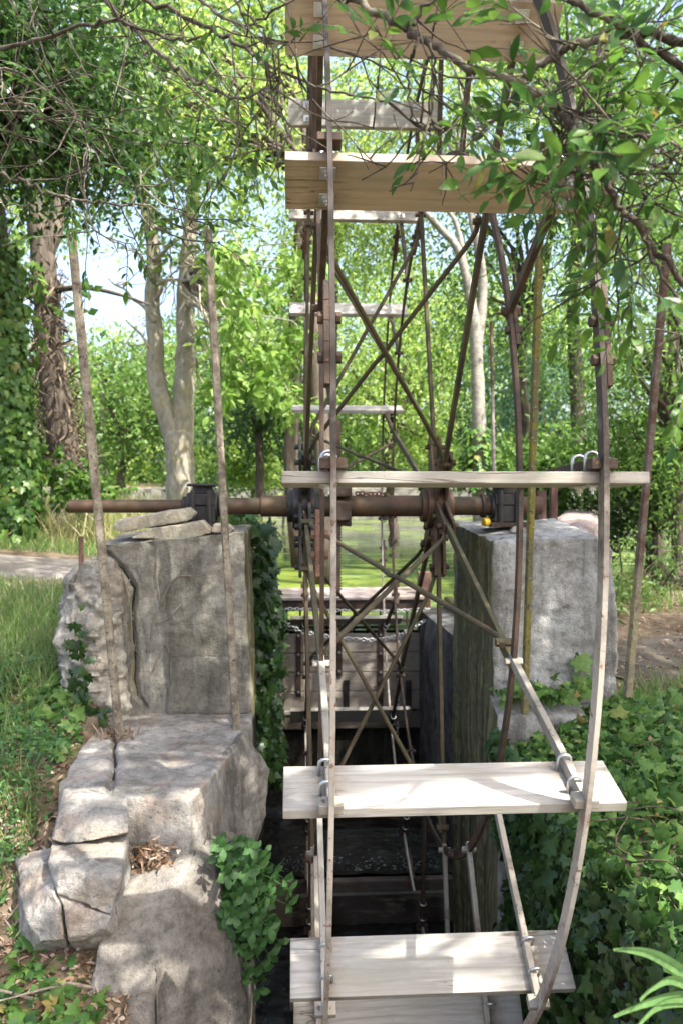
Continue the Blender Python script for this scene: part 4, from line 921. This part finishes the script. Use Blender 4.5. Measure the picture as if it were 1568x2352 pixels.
bg('ash_tree', 'high green crown filling the top right behind the boughs', 1330, 16, grid(980, 1640, -60, 260, 28), 1.0, 'lf_mid', 28, 9, .11, .04, droop=.5)
labs = ['far tree beyond the pond wall at the left edge', 'far tree beyond the pond wall behind the left stakes', 'far tall tree beyond the pond behind the forked trunk', 'far tree beyond the pond wall left of the wheel', 'far tree beyond the pond straight behind the axle',
        'far tree beyond the pond wall behind the right spokes', 'far tree beyond the pond wall behind the slender trunk', 'far tree beyond the pond behind the yellow lichened stake', 'far tree beyond the pond at the right edge']
for i, (bx, lab) in enumerate(zip([0, 230, 400, 560, 740, 900, 1060, 1260, 1500], labs)):
    top = [860, 930, 760, 700, 560, 560, 600, 620, 560][i]
    bg('far_tree', lab, bx, 52 + 3 * (i % 3), grid(bx - 110, bx + 110, top, 1090, 16), 2.6, ['lf_mid', 'lf_lite', 'lf_mid', 'lf_lite'][i % 4], 34, 10, .30, .13, r0=.25, droop=.3, group='far trees beyond the pond')
MT['wood_mass'] = m_leaf('wood_mass', [(.02, .05, .014), (.05, .1, .02), (.08, .14, .03)], .35)
n = 16000; P = np.stack([rng.uniform(-75, 75, n), rng.uniform(66, 72, n), rng.uniform(-.5, 1, n)], 1); P[:, 2] = rng.uniform(0, 1, n) ** .8 * (7.5 + 3.2 * vnoise(np.stack([P[:, 0], 0 * P[:, 0], 0 * P[:, 0]], 1), .11, 4) + np.where((P[:, 0] < -8) & (P[:, 0] > -22), -3.5, 0))
o = leaves('far_wood', P, rng.normal(0, 1, (n, 3)), rng.normal(0, 1, (n, 3)), rng.uniform(.6, 1.3, n), rng.uniform(.4, .9, n), T_FAR, 'wood_mass'); tag(o, 'far wood beyond the pond reading as one green mass', 'wood', kind='stuff')

# ------------------------------------------------------------------ overhanging tree: trunk out of frame, boughs hanging into the picture
oh = tag(empty('overhanging_tree', tuple(gpt(4.6, -3.4))), 'ash tree whose lichened boughs and leaf sprays hang across the top of the view', 'tree')
boughs = MB(); sprays = []
root_pt = gpt(4.6, -3.4); crotch = root_pt + [-.3, .1, 3.4]
boughs.tube(curve(root_pt - [0, 0, .2], crotch, 0, .02, 8), np.linspace(.24, .17, 8), 12)
def bough(pts, dd, r0, r1, twigs=6, leafy=.6, tl=.3, dirb=(0, 0, -.2), lead=None, lsz=1.0):
    rt = np.mean([p[0] for p in pts]) > 1150; leafy *= .58 if rt else .6; twigs = int(twigs * (1.35 if rt else .75)); q_ = .85 if rt else .62; r0 *= q_; r1 *= q_
    dd = np.interp(np.linspace(0, 1, len(pts)), np.linspace(0, 1, len(dd)), dd)
    P = smooth_path([D(x, y, d) for (x, y), d in zip(pts, dd)], 5); n = len(P)
    P[1:-1] += rng.normal(0, .004, (n - 2, 3))
    if lead is not None: L = curve(lead, P[0], .05, .04, 8); boughs.tube(L, np.linspace(r0 * 2.2, r0, 8), 8)
    boughs.tube(P, np.linspace(r0, r1, n) * (1 + .10 * np.sin(np.arange(n) * 2.3)), 9)
    for _ in range(twigs):
        i = rng.integers(1, n); tg = unit(P[i] - P[i - 1]); dr = unit(tg * .5 + rng.normal(0, .7, 3) + np.array(dirb))
        l = tl * rng.uniform(.4, 1.2); q = curve(P[i], P[i] + dr * l, -.06, .022, 7); boughs.tube(q, np.linspace(max(.0024, r1 * .42), .0012, 7), 5)
        if rng.uniform() < leafy: sprays.append((q[-1], dr, lsz)) 
        if rng.uniform() < leafy * .7: sprays.append((q[4], unit(dr + rng.normal(0, .6, 3)), lsz))
        for _ in range(2):
            j = rng.integers(2, 6); d2_ = unit(dr + rng.normal(0, .8, 3)); q2 = curve(q[j], q[j] + d2_ * l * .45, 0, .03, 5); boughs.tube(q2, np.linspace(.0022, .0011, 5), 4)
            if rng.uniform() < leafy: sprays.append((q2[-1], d2_, lsz))
    return P
M1 = bough([(690, -60), (770, -10), (860, 25), (925, 65), (975, 95), (1050, 135), (1115, 165), (1180, 188), (1240, 222), (1290, 262), (1330, 310), (1362, 370), (1400, 440), (1450, 505), (1510, 580), (1570, 650), (1640, 720)], [1.75, 1.6, 1.5, 1.45], .0105, .007, 9, .4, .22)
bough([(1640, 60), (1568, 92), (1430, 82), (1330, 100), (1262, 128), (1215, 170), (1185, 190)], [1.45, 1.55, 1.6], .010, .009, 6, .4, .25, lead=crotch)
bough([(1700, 230), (1560, 150), (1450, 75), (1360, 25), (1290, -20), (1240, -60)], [1.5, 1.5], .010, .006, 6, .5, .28, lead=crotch)
bough([(1330, 312), (1380, 300), (1440, 310), (1520, 330), (1600, 345)], [1.47, 1.4], .006, .003, 8, .9, .25)
bough([(1180, 195), (1230, 215), (1300, 250), (1400, 270), (1480, 310), (1568, 325)], [1.6, 1.5], .005, .003, 8, .95, .25)
bough([(1270, 410), (1330, 395), (1420, 400), (1500, 470), (1600, 520)], [1.6, 1.5], .004, .003, 9, .95, .25)
bough([(960, 85), (940, 150), (936, 210), (950, 270), (985, 300)], [1.55, 1.6], .0055, .002, 6, .5, .16)
bough([(985, 100), (1000, 170), (990, 235), (1005, 300), (1060, 330)], [1.55, 1.6], .005, .002, 6, .6, .16)
bough([(1085, 170), (1060, 240), (1100, 300), (1190, 375), (1280, 420)], [1.6, 1.65], .0045, .002, 8, .9, .2)
bough([(1480, 520), (1500, 600), (1568, 700), (1640, 800)], [1.45, 1.4], .005, .002, 2, .5, .14)
bough([(930, 70), (965, 30), (1000, -20)], [1.5, 1.5], .007, .005, 3, .4, .15)
# left part of the same tree: grey twigs with few leaves
bough([(-60, 385), (0, 400), (60, 420), (110, 440), (180, 460), (260, 471), (345, 471)], [2.2, 2.1, 2.1], .008, .004, 6, .55, .3, lsz=.68)
bough([(298, 470), (322, 420), (350, 370), (378, 330), (400, 298)], [2.1, 2.1], .0045, .002, 4, .9, .18, lsz=.68)
bough([(300, 470), (340, 510), (370, 528), (430, 520), (445, 525)], [2.1, 2.1], .0035, .0015, 3, .4, .14, lsz=.68)
bough([(150, 456), (190, 500), (235, 540), (290, 568), (345, 588), (370, 605)], [2.1, 2.15], .004, .0015, 5, .45, .16, lsz=.68)
bough([(150, -60), (235, -10), (282, 48), (340, 95), (400, 152), (450, 186), (500, 208), (540, 225), (592, 220), (650, 185)], [2.4, 2.1, 1.9], .011, .004, 12, .5, .35, lsz=.68)
bough([(270, -60), (325, 0), (425, 35), (500, 75), (565, 112), (622, 152), (700, 190), (784, 212), (900, 235), (985, 262)], [2.2, 1.9, 1.8], .010, .0025, 14, .5, .3, lsz=.68)
bough([(-80, 135), (0, 116), (100, 86), (200, 58), (270, 45), (345, 75), (430, 95), (500, 60)], [2.4, 2.1, 2.0], .010, .004, 12, .4, .35, lsz=.68)
bough([(-60, 150), (0, 150), (80, 190), (150, 240), (200, 290), (300, 330), (345, 330)], [2.3, 2.2], .006, .002, 12, .45, .35, lsz=.68)
bough([(-60, 240), (0, 236), (60, 240), (130, 255), (220, 262)], [2.3, 2.3], .008, .003, 9, .5, .3, lsz=.68)
bough([(60, -40), (80, 60), (130, 180), (200, 330), (205, 400)], [2.5, 2.2], .006, .002, 9, .5, .3, lsz=.68)
bough([(400, -40), (480, 20), (560, 60), (640, 20), (720, -30)], [2.1, 1.9], .007, .004, 9, .7, .25, lsz=.68)
bough([(540, 0), (600, 60), (640, 110), (720, 60), (760, 110)], [1.9, 1.8], .005, .002, 10, .9, .22, lsz=.68)
bough([(535, 228), (545, 260), (562, 282), (620, 275)], [1.9, 1.9], .003, .0015, 3, .6, .1, lsz=.68)
# pinnate leaf sprays on the boughs
sp = np.array([s[0] for s in sprays]); sd = np.array([s[1] for s in sprays])
keep_ = []
for i, p in enumerate(sp):
    v_ = p - CAM; z_ = v_ @ CF; xx, yy = 784 + FPX * (v_ @ CR) / z_, 1176 - FPX * (v_ @ CU) / z_
    if not (600 < xx < 960 and 120 < yy < 520) and not (960 <= xx < 1330 and 455 < yy < 700): keep_.append(i)
sp, sd, sprays = sp[keep_], sd[keep_], [sprays[i] for i in keep_]; ns = len(sp); lz = np.array([s[2] for s in sprays])
sd = unit(sd + rng.normal(0, .25, (ns, 3)) + [0, 0, -.25]); up = unit(rng.normal(0, .5, (ns, 3)) + [0, -.25, .9]); sx = unit(np.cross(sd, up))
pos, ax, nr, ln = [], [], [], []
for t, s in ((.25, -1), (.25, 1), (.5, -1), (.5, 1), (.75, -1), (.75, 1), (1.0, 0)):
    RL = .11
    pos.append(sp + sd * RL * t * lz[:, None] - np.array([0, 0, .02]) * t * t); ax.append(unit(sd * (.75 if s else 1) + sx * s * .85 + rng.normal(0, .18, (ns, 3)) + [0, 0, -.2])); nr.append(unit(up + rng.normal(0, .3, (ns, 3)))); ln.append(np.full(ns, .046 if s else .053) * lz * rng.uniform(.7, 1.25, ns))
pos = np.concatenate(pos); ax = np.concatenate(ax); nr = np.concatenate(nr); ln = np.concatenate(ln)
o = leaves('leaf_sprays', pos, ax, nr, ln, ln * .39, T_LANCE, 'lf_near'); local(o, oh)
for p, d_, in zip(sp, sd): boughs.tube([p, p + d_ * .055 - [0, 0, .004], p + d_ * .11 - [0, 0, .02]], [.0013, .0011, .0008], 4, cap=False)
o = boughs.build('boughs', 'twig', None, smooth=True, fix=False); local(o, oh)
# the high crown of that tree, over and behind the camera: it throws the dappled shade
SUN = unit(np.array([.46, -.42, .92]))
cc = []; 
lim = MB()
for i in range(185):
    tx, ty = rng.uniform(-1.9, 4.6) if i % 4 else rng.uniform(-4, -1.9), rng.uniform(-3.2, 4.0); h = rng.uniform(4.6, 6.6)
    c = np.array([tx, ty, -.8]) + SUN / SUN[2] * (h + .8)
    if c[1] - CAM[1] > .3 and (c[2] - CAM[2]) / (c[1] - CAM[1]) < .72: continue
    w_ = c - np.array([.55, -2.75, .15]); 
    if np.linalg.norm(w_ - SUN * (w_ @ SUN)) < .95: continue  # clumps left out here so sun reaches the front paddle edge
    cc.append(c); lim.tube(curve(crotch, c, .06, .04, 7), np.linspace(.05, .008, 7), 5)
local(lim.build('limbs', 'bark', None, smooth=True, fix=False), oh)
P, ax, nr, L, W, st = twig_leaves(cc, rng.uniform(.5, .85, len(cc)), 26, 10, .12, .05, .3, 1.0, .6)
o = leaves('high_crown', P, ax, nr, L, W, T_FAR, 'lf_near'); local(o, oh)
# ------------------------------------------------------------------ grass, ivy, litter, herbs
def scatter(n, x0, x1, y0, y1, keep=None):
    x = rng.uniform(x0, x1, n); y = rng.uniform(y0, y1, n)
    if keep is not None: k = keep(x, y); x, y = x[k], y[k]
    return np.stack([x, y, ground_z(x, y)], 1)
def grass(name, P, h, w, mat, lab, lean=.35):
    n = len(P); ax = unit(rng.normal(0, lean, (n, 3)) * [1, 1, .2] + [0, 0, 1]); nr = unit(rng.normal(0, 1, (n, 3)) * [1, 1, .1])
    o = leaves(name, P - [0, 0, .02], ax, nr, h * rng.uniform(.45, 1.3, n), w * rng.uniform(.6, 1.3, n), T_BLADE, mat); tag(o, lab, 'grass', kind='stuff'); return o
patch = lambda x, y, s, th: vnoise(np.stack([x, y, 0 * x], 1), s, 9) > th
def path_l(x, y): return np.abs(y - (3.3 - .5 * (x + 9) / 7.8)) < .55
P = scatter(26000, -4.6, -1.15, -1.2, 1.9, lambda x, y: (x < -1.42 - .05 * y) & (rng.uniform(0, 1, len(x)) < .75 + .5 * vnoise(np.stack([x, y, 0 * x], 1), 1.2, 2)) & ((y > -.6) | (rng.uniform(0, 1, len(x)) < .35)))
grass('grass', P, .17, .0075, 'grass', 'soft green meadow grass left of the cracked pier')
P = scatter(9000, -6, -1.2, 1.7, 2.75, lambda x, y: ~path_l(x, y)); grass('grass', P, .065, .007, 'grass', 'short cropped grass in front of the left path')
P = scatter(6000, -9, -1.3, 3.6, 4.3, lambda x, y: ~path_l(x, y)); grass('grass', P, .16, .009, 'grass', 'short grass along both edges of the left path')
P = scatter(19000, -11, -1.0, 4.1, 10.5, lambda x, y: ~path_l(x, y)); grass('tall_grass', P, .52, .013, 'grass_dry', 'tall sunlit seeding grass beyond the left path')
P = scatter(6000, -1.4, -.6, -.2, 9, lambda x, y: (x < -1.25) | (y > 1.2)); grass('tall_grass', P, .35, .011, 'grass', 'grass on the bank behind the left pier')
P = scatter(7000, 1.9, 5.5, 1.5, 8.0, lambda x, y: (side_of_weir(x, y) > .5) & patch(x, y, .8, -.1)); grass('grass', P, .26, .010, 'grass', 'grass tufts on the right bank beyond the dirt path')
P = scatter(6000, 1.72, 3.6, -.7, 1.2, lambda x, y: patch(x, y, 1.3, -.05) & (np.abs(y - (.2 + .5 * (x - 1.85))) > .5)); grass('grass', P, .14, .008, 'grass', 'sparse grass at the edge of the right path')

def ivy_bed(name, P, N, size, mat, lab, lift=.05, kind='stuff', down=(0, -.5, -.4), tpl=T_IVY):
    n = len(P); nr = unit(N + rng.normal(0, .45, (n, 3))); ax = unit(rng.normal(0, .7, (n, 3)) + np.array(down)); s = size * np.clip(rng.lognormal(-.12, .33, n), .4, 1.7)
    o = leaves(name, P + nr * rng.uniform(0, lift, n)[:, None], ax, nr, s, s * rng.uniform(.8, 1.15, n), tpl, mat); tag(o, lab, 'ivy', kind=kind); return o
x = rng.uniform(1.03, 2.6, 13000); y = rng.uniform(-3.6, -.47, 13000); k = (y < -.68) | (rng.uniform(0, 1, 13000) < .95); x, y = x[k], y[k]
P = np.stack([x, y, ground_z(x, y)], 1); P[:, 2] = np.where((x < 1.5) & (y > -.66), -1.07 + .05 * rng.uniform(0, 1, len(x)), P[:, 2]) + .05 * vnoise(np.stack([x, y, 0 * x], 1), 2.5, 3)
h_ = rng.uniform(0, 1, len(P)) < .5
ivy_bed('ivy_patch', P[h_], np.array([-.55, -.45, .75]), .062, 'ivy', 'broad five lobed ivy leaves carpeting the right bank below the pale pier', .07)
ivy_bed('ivy_patch', P[~h_], np.array([-.5, -.4, .8]), .055, 'ivy', 'narrow curled ivy leaves among the broad ones on the right bank', .07, tpl=T_IVY2)
st_ = MB()
for i in range(70):
    x0, y0 = rng.uniform(1.06, 2.2), rng.uniform(-3, -.6); a_ = rng.uniform(0, 6.28); L_ = rng.uniform(.2, .6); tt_ = np.linspace(0, 1, 8)
    xs_ = x0 + math.cos(a_) * L_ * tt_ + .03 * np.sin(7 * tt_ + i); ys_ = y0 + math.sin(a_) * L_ * tt_; xs_ = np.maximum(xs_, 1.05)
    st_.tube(np.stack([xs_, ys_, ground_z(xs_, ys_) + .05 + .02 * np.sin(5 * tt_ + i)], 1), .0028, 5)
o = st_.build('ivy_stems', m_bark('ivy_stem', (.12, .09, .06), (.25, .2, .14)), None, smooth=True); tag(o, 'thin brown ivy runners creeping between the leaves on the right bank', 'ivy stems', kind='stuff')
n = 5000; y = rng.uniform(-3.5, -.6, n); z = -1.2 - rng.uniform(0, 1, n) ** 1.5 * 1.45; P = np.stack([1.05 - .07 * rng.uniform(0, 1, n) * np.clip(-y - .5, 0, 1) + .06 * vnoise(np.stack([y, z, 0 * y], 1), 2.4, 6), y, z], 1)
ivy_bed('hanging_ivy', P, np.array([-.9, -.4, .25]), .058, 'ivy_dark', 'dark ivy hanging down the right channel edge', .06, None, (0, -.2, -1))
# ivy curtain on the left channel wall behind the pier
n = 2600; y = rng.uniform(.1, 2.3, n); z = -.12 - rng.uniform(0, 1, n) * (1.6 + .5 * vnoise(np.stack([y, 0 * y, 0 * y], 1), 1.5, 3)) ; z -= .25 * np.clip(y - .6, 0, 2)
x = -.345 + .12 * rng.uniform(0, 1, n) ** 1.3 + .06 * vnoise(np.stack([0 * y, y, z], 1), 2.2, 7)
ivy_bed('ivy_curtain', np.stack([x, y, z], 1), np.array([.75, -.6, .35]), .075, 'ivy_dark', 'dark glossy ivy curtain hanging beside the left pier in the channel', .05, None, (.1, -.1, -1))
n = 330; y = rng.uniform(-.2, .6, n); ivy_bed('ivy_tuft', np.stack([rng.uniform(-.95, -.38, n) - .0, y + .4, -.1 + rng.uniform(-.08, .10, n)], 1), np.array([.2, -.7, .6]), .075, 'ivy', 'light ivy growing over the top of the left pier behind the stones', .06, None)
# small ivy sprig on the broken pier edge and pale pier
def sprig(pts, Y, n, size, lab, mat='ivy_dark', spread=12):
    pts = np.array(pts, float); k = rng.uniform(0, len(pts) - 1, n); q = np.stack([np.interp(k, range(len(pts)), pts[:, i]) for i in (0, 1)], 1) + rng.normal(0, spread, (n, 2))
    P = np.array([atY(a, c, Y + rng.uniform(-.03, .01)) for a, c in q]); ivy_bed('ivy_sprig', P, np.array([0, -1, .3]), size, mat, lab, .02, None, (0, 0, -1))
sprig([(180, 1430), (185, 1500), (190, 1580), (215, 1640), (245, 1640)], -.66, 70, .055, 'dark ivy sprig creeping up the crumbled edge of the left pier')
sprig([(1325, 1500), (1335, 1540), (1350, 1570)], -.47, 9, .085, 'few large ivy leaves on the face of the pale pier', 'ivy', 8)
# vine stems stuck on the left pier
vs = MB()
for pts in ([(255, 1290), (285, 1330), (300, 1400), (304, 1450), (305, 1520), (300, 1590), (330, 1625)], [(300, 1330), (292, 1350), (300, 1375)], [(306, 1490), (320, 1500), (330, 1520)], [(390, 1500), (378, 1480), (350, 1545)], [(370, 1395), (360, 1320), (362, 1260)], [(362, 1400), (350, 1440), (345, 1500)], [(368, 1390), (400, 1330), (440, 1322)], [(305, 1515), (280, 1560), (290, 1600)], [(350, 1430), (380, 1425), (415, 1390)]):
    vs.tube(smooth_path([px(x, y, -.462) for x, y in pts], 4), .0035, 5)
o = vs.build('vine_stem', m_bark('vine', (.16, .13, .1), (.3, .26, .21)), None, smooth=True); tag(o, 'dry vine stems clinging to the cracked face of the left pier', 'vine')
# left bank ground ivy, litter and sticks
P = scatter(6500, -2.6, -.6, -2.6, -.3, lambda x, y: (x < np.interp(y, [-2.6, -2.1, -1.9, -1.5, -.5], [-.6, -.75, -1.1, -1.1, -1.16])) & patch(x, y, 1.9, np.interp(y, [-2.4, -1.9], [.25, -.1])))
ivy_bed('ground_ivy', P, np.array([.1, -.35, .9]), .055, 'ivy', 'ivy leaves creeping through the litter at the lower left', .06)
P = scatter(17000, -2.4, -.45, -2.9, -.2, lambda x, y: x < np.interp(y, [-3.2, -2.1, -1.9, -1.5, -.3], [-.4, -.55, -.95, -1.08, -1.18])); n = len(P)
o = leaves('leaf_litter', P + [0, 0, .008], rng.normal(0, 1, (n, 3)) * [1, 1, .2], np.tile([0, 0, 1.], (n, 1)) + rng.normal(0, .5, (n, 3)), rng.uniform(.012, .05, n), rng.uniform(.004, .02, n), T_LANCE, 'litter'); tag(o, 'dry brown leaf litter on the ground at the lower left', 'leaf litter', kind='stuff')
n = 650; P = np.array([atY(rng.normal(355, 26), 1985 + rng.normal(0, 22), -1.74 + rng.uniform(-.03, .1)) for _ in range(n)])
o = leaves('debris_pile', P, rng.normal(0, 1, (n, 3)), np.tile([0, -.5, 1.], (n, 1)) + rng.normal(0, .6, (n, 3)), rng.uniform(.02, .06, n), rng.uniform(.006, .018, n), T_LANCE, 'litter'); tag(o, 'pile of dead leaves caught in the notch of the broken step', 'leaf pile', kind='stuff')
stx = MB()
for i in range(46):
    x, y = rng.uniform(-1.7, -.75), rng.uniform(-2.25, -1.5); p = gpt(x, y) + [0, 0, .03]; d = unit(rng.normal(0, 1, 3) * [1, .8, .35]); stx.tube(curve(p, p + d * rng.uniform(.12, .4), .1, .08, 5), np.linspace(.006, .002, 5), 5)
o = stx.build('dry_sticks', m_bark('stick', (.2, .16, .12), (.42, .36, .29)), None, smooth=True); tag(o, 'tangle of dry pale sticks beside the broken blocks', 'sticks', kind='stuff')
for (xp, yp, lab) in ((268, 1690, 'dry tuft of stems at the foot of the outer lichened stake'), ):
    n = 90; c0 = atZ(xp, yp, -1.12); o = leaves('dry_tuft', c0 + rng.normal(0, .03, (n, 3)) * [1.4, 1, .2], rng.normal(0, .7, (n, 3)) + [0, -.2, .8], rng.normal(0, 1, (n, 3)), rng.uniform(.03, .1, n), .008, T_BLADE, 'litter'); tag(o, lab, 'plant')
P = scatter(9000, -2.9, -1.08, -2.0, -.1, lambda x, y: (x < np.interp(y, [-2.0, -1.5, -.5], [-1.2, -1.12, -1.2])) & patch(x, y, 1.3, -.35)); n = len(P)
o = leaves('weeds', P + np.stack([0 * P[:, 0], 0 * P[:, 0], rng.uniform(0, .12, n)], 1), rng.normal(0, 1, (n, 3)) * [1, 1, .5] + [0, 0, .3], np.tile([0, -.3, 1.], (n, 1)) + rng.normal(0, .4, (n, 3)), rng.uniform(.02, .06, n), rng.uniform(.008, .022, n), T_LANCE, 'herb'); tag(o, 'low green weeds filling the bank beside the cracked step', 'weeds', kind='stuff')
P = scatter(9000, -2.6, -1.1, -2.0, -.4, lambda x, y: (x < np.interp(y, [-2.0, -1.5, -.5], [-1.25, -1.15, -1.22])) & patch(x, y, 1.1, -.2)); grass('grass', P, .13, .006, 'grass', 'fine grass among the weeds beside the cracked step')
P = scatter(2200, 1.7, 4.8, -.6, 3.0); n = len(P)
o = leaves('leaf_litter', P + [0, 0, .02], rng.normal(0, 1, (n, 3)) * [1, 1, .2], np.tile([0, 0, 1.], (n, 1)) + rng.normal(0, .5, (n, 3)), rng.uniform(.02, .06, n), rng.uniform(.006, .02, n), T_LANCE, 'litter'); tag(o, 'dry leaves scattered over the dirt behind the pale pier', 'leaf litter', kind='stuff')
rp = lambda x, y: np.abs(y - (.2 + .5 * (x - 1.85))) > .5
P = scatter(9000, 2.1, 5.5, .2, 4.5, lambda x, y: patch(x, y, .9, -.1) & rp(x, y)); n = len(P)
o = leaves('weeds', P + np.stack([0 * P[:, 0], 0 * P[:, 0], rng.uniform(0, .3, n)], 1), rng.normal(0, 1, (n, 3)) * [1, 1, .5] + [0, 0, .4], rng.normal(0, .5, (n, 3)) + [0, -.3, 1], rng.uniform(.05, .11, n), rng.uniform(.015, .035, n), T_LANCE, 'lf_mid'); tag(o, 'green undergrowth on the bank behind the red topped stake', 'weeds', kind='stuff')
# leafy herb on the channel wall
hb = tag(empty('wall_herb', px(520, 2050, -1.62)), 'bushy light green herb growing out of the left channel wall', 'plant')
st = MB(); pos, ax, nr, ln = [], [], [], []
for i in range(90):
    tx, ty = rng.normal(572, 42), rng.normal(2070, 68)
    if ty < 1960: tx -= 30
    e = px(tx, ty, -1.62 - rng.uniform(0, .25)); q = curve(px(505, np.clip(ty - 20, 1960, 2120), -1.6), e, .15, .04, 6); st.tube(q, np.linspace(.0035, .0015, 6), 5)
    dr = unit(q[-1] - q[-2])
    for j in range(3):
        p = q[5 - j]
        for a in np.linspace(0, 2 * PI, 5)[:4] + rng.uniform(0, 3):
            s = unit(np.cross(dr, [.3, .2, 1])); s2 = np.cross(dr, s); pos.append(p); ax.append(unit(s * math.cos(a) + s2 * math.sin(a) + dr * .35 + np.array([0, -.2, .1]))); nr.append(unit(dr + np.array([0, -.6, .6]) + rng.normal(0, .25, 3))); ln.append(rng.uniform(.038, .062) * (1 - .12 * j))
local(st.build('stems', 'herb', None, smooth=True), hb)
ln = np.array(ln); local(leaves('foliage', np.array(pos), np.array(ax), np.array(nr), ln, ln * .58, T_LANCE, 'herb'), hb)
# iris blades near the camera at the lower right
ir = tag(empty('iris_plant', px(1590, 2330, CAM[1] + 1.45)), 'long arching iris blades close to the camera at the lower right', 'plant')
def blade(pts, d, w):
    P = smooth_path([D(x, y, dd) for (x, y), dd in zip(pts, np.linspace(d[0], d[1], len(pts)))], 6); n = len(P); vs, fs = [], []
    ww = w * np.sin(np.clip(np.linspace(0.02, 1.0, n), 0, 1) * PI * .6) ** 1.1
    for i in range(n):
        tg = unit(P[min(i + 1, n - 1)] - P[max(i - 1, 0)]); s = unit(np.cross(tg, CF)); vs += [P[i] - s * ww[i], P[i] + CF * .006 + np.array([0, 0, .0]), P[i] + s * ww[i]]
    for i in range(n - 1): a = 3 * i; fs += [(a, a + 1, a + 4, a + 3), (a + 1, a + 2, a + 5, a + 4)]
    b = MB(); b.add(vs, fs); o = b.build('blade', 'iris', None, fix=False); local(o, ir)
blade([(1409, 2184), (1440, 2182), (1490, 2190), (1540, 2215), (1620, 2270)], (1.2, 1.45), .011)
blade([(1410, 2338), (1450, 2318), (1500, 2300), (1560, 2290), (1630, 2300)], (1.2, 1.45), .012)
blade([(1470, 2300), (1500, 2270), (1550, 2252), (1630, 2290)], (1.25, 1.45), .010)
blade([(1440, 2400), (1480, 2340), (1530, 2305), (1620, 2300)], (1.2, 1.45), .011)
# log with dry sticks on the right bank
lg = MB(); lg.tube([gpt(4.0, 4.0) + [0, 0, .14], gpt(5.2, 4.3) + [0, 0, .17]], [.17, .15], 14); o = lg.build('log', 'bark', None, smooth=True); tag(o, 'short grey log lying among dry sticks on the right bank', 'log')
bs = MB()
for i in range(40):
    p = gpt(rng.uniform(3.2, 4.6), rng.uniform(3.2, 5.2)) + [0, 0, .05]; d = unit(rng.normal(0, 1, 3) * [1, .7, .4]); bs.tube(curve(p, p + d * rng.uniform(.3, .9), .1, .06, 6), np.linspace(.012, .004, 6), 5)
o = bs.build('brushwood', 'bark', None, smooth=True); tag(o, 'heap of brushwood sticks behind the right path', 'brushwood', kind='stuff')
# saplings on the right bank
for i, (xp, yp, d, lab) in enumerate(((1470, 1330, 8.5, 'thin green sapling stem with narrow leaves right of the red topped stake'), (1540, 1310, 8.0, 'thin sapling with drooping leaves at the right edge beside the log'))):
    c0 = D(xp, yp, d); base = gpt(c0[0], c0[1]); tree('sapling', lab, base, c0 + [0, 0, -.1], np.array([c0 + [0, 0, .15], c0 + [.2, 0, .35], c0 + [-.2, .1, .3]]), [.25] * 3, 'lf_mid', 10, 7, .08, .022, .012, .5, 'twig', 'sapling', None, tpl=T_LANCE)

# ------------------------------------------------------------------ light, sky, view
sd_ = bpy.data.lights.new('sun', 'SUN'); sd_.energy = 3.9; sd_.angle = math.radians(.53); sd_.color = (1, .95, .86)
so = bpy.data.objects.new('sun', sd_); COL.objects.link(so)
so.rotation_euler = Vector(-SUN).to_track_quat('-Z', 'Y').to_euler()
w = bpy.data.worlds.new('World'); SC.world = w; w.use_nodes = True; nt = w.node_tree; nt.nodes.clear()
sk = nt.nodes.new('ShaderNodeTexSky'); sk.sky_type = 'NISHITA'; sk.sun_disc = False
sk.sun_elevation = math.asin(SUN[2]); sk.sun_rotation = math.atan2(SUN[0], SUN[1]); sk.dust_density = 6.0; sk.ozone_density = .6
bgn = nt.nodes.new('ShaderNodeBackground'); bgn.inputs[1].default_value = .15; wo = nt.nodes.new('ShaderNodeOutputWorld')
nt.links.new(sk.outputs[0], bgn.inputs[0]); nt.links.new(bgn.outputs[0], wo.inputs[0])
SC.view_settings.view_transform = 'Standard'; SC.view_settings.look = 'None'; SC.view_settings.gamma = 1; SC.view_settings.exposure = 2.02
SC.render.engine = 'CYCLES'; SC.cycles.use_denoising = True; SC.cycles.max_bounces = 7; SC.cycles.diffuse_bounces = 4; SC.cycles.transmission_bounces = 4; SC.cycles.glossy_bounces = 3
SC.cycles.sample_clamp_indirect = 6; SC.cycles.caustics_reflective = False; SC.cycles.caustics_refractive = False
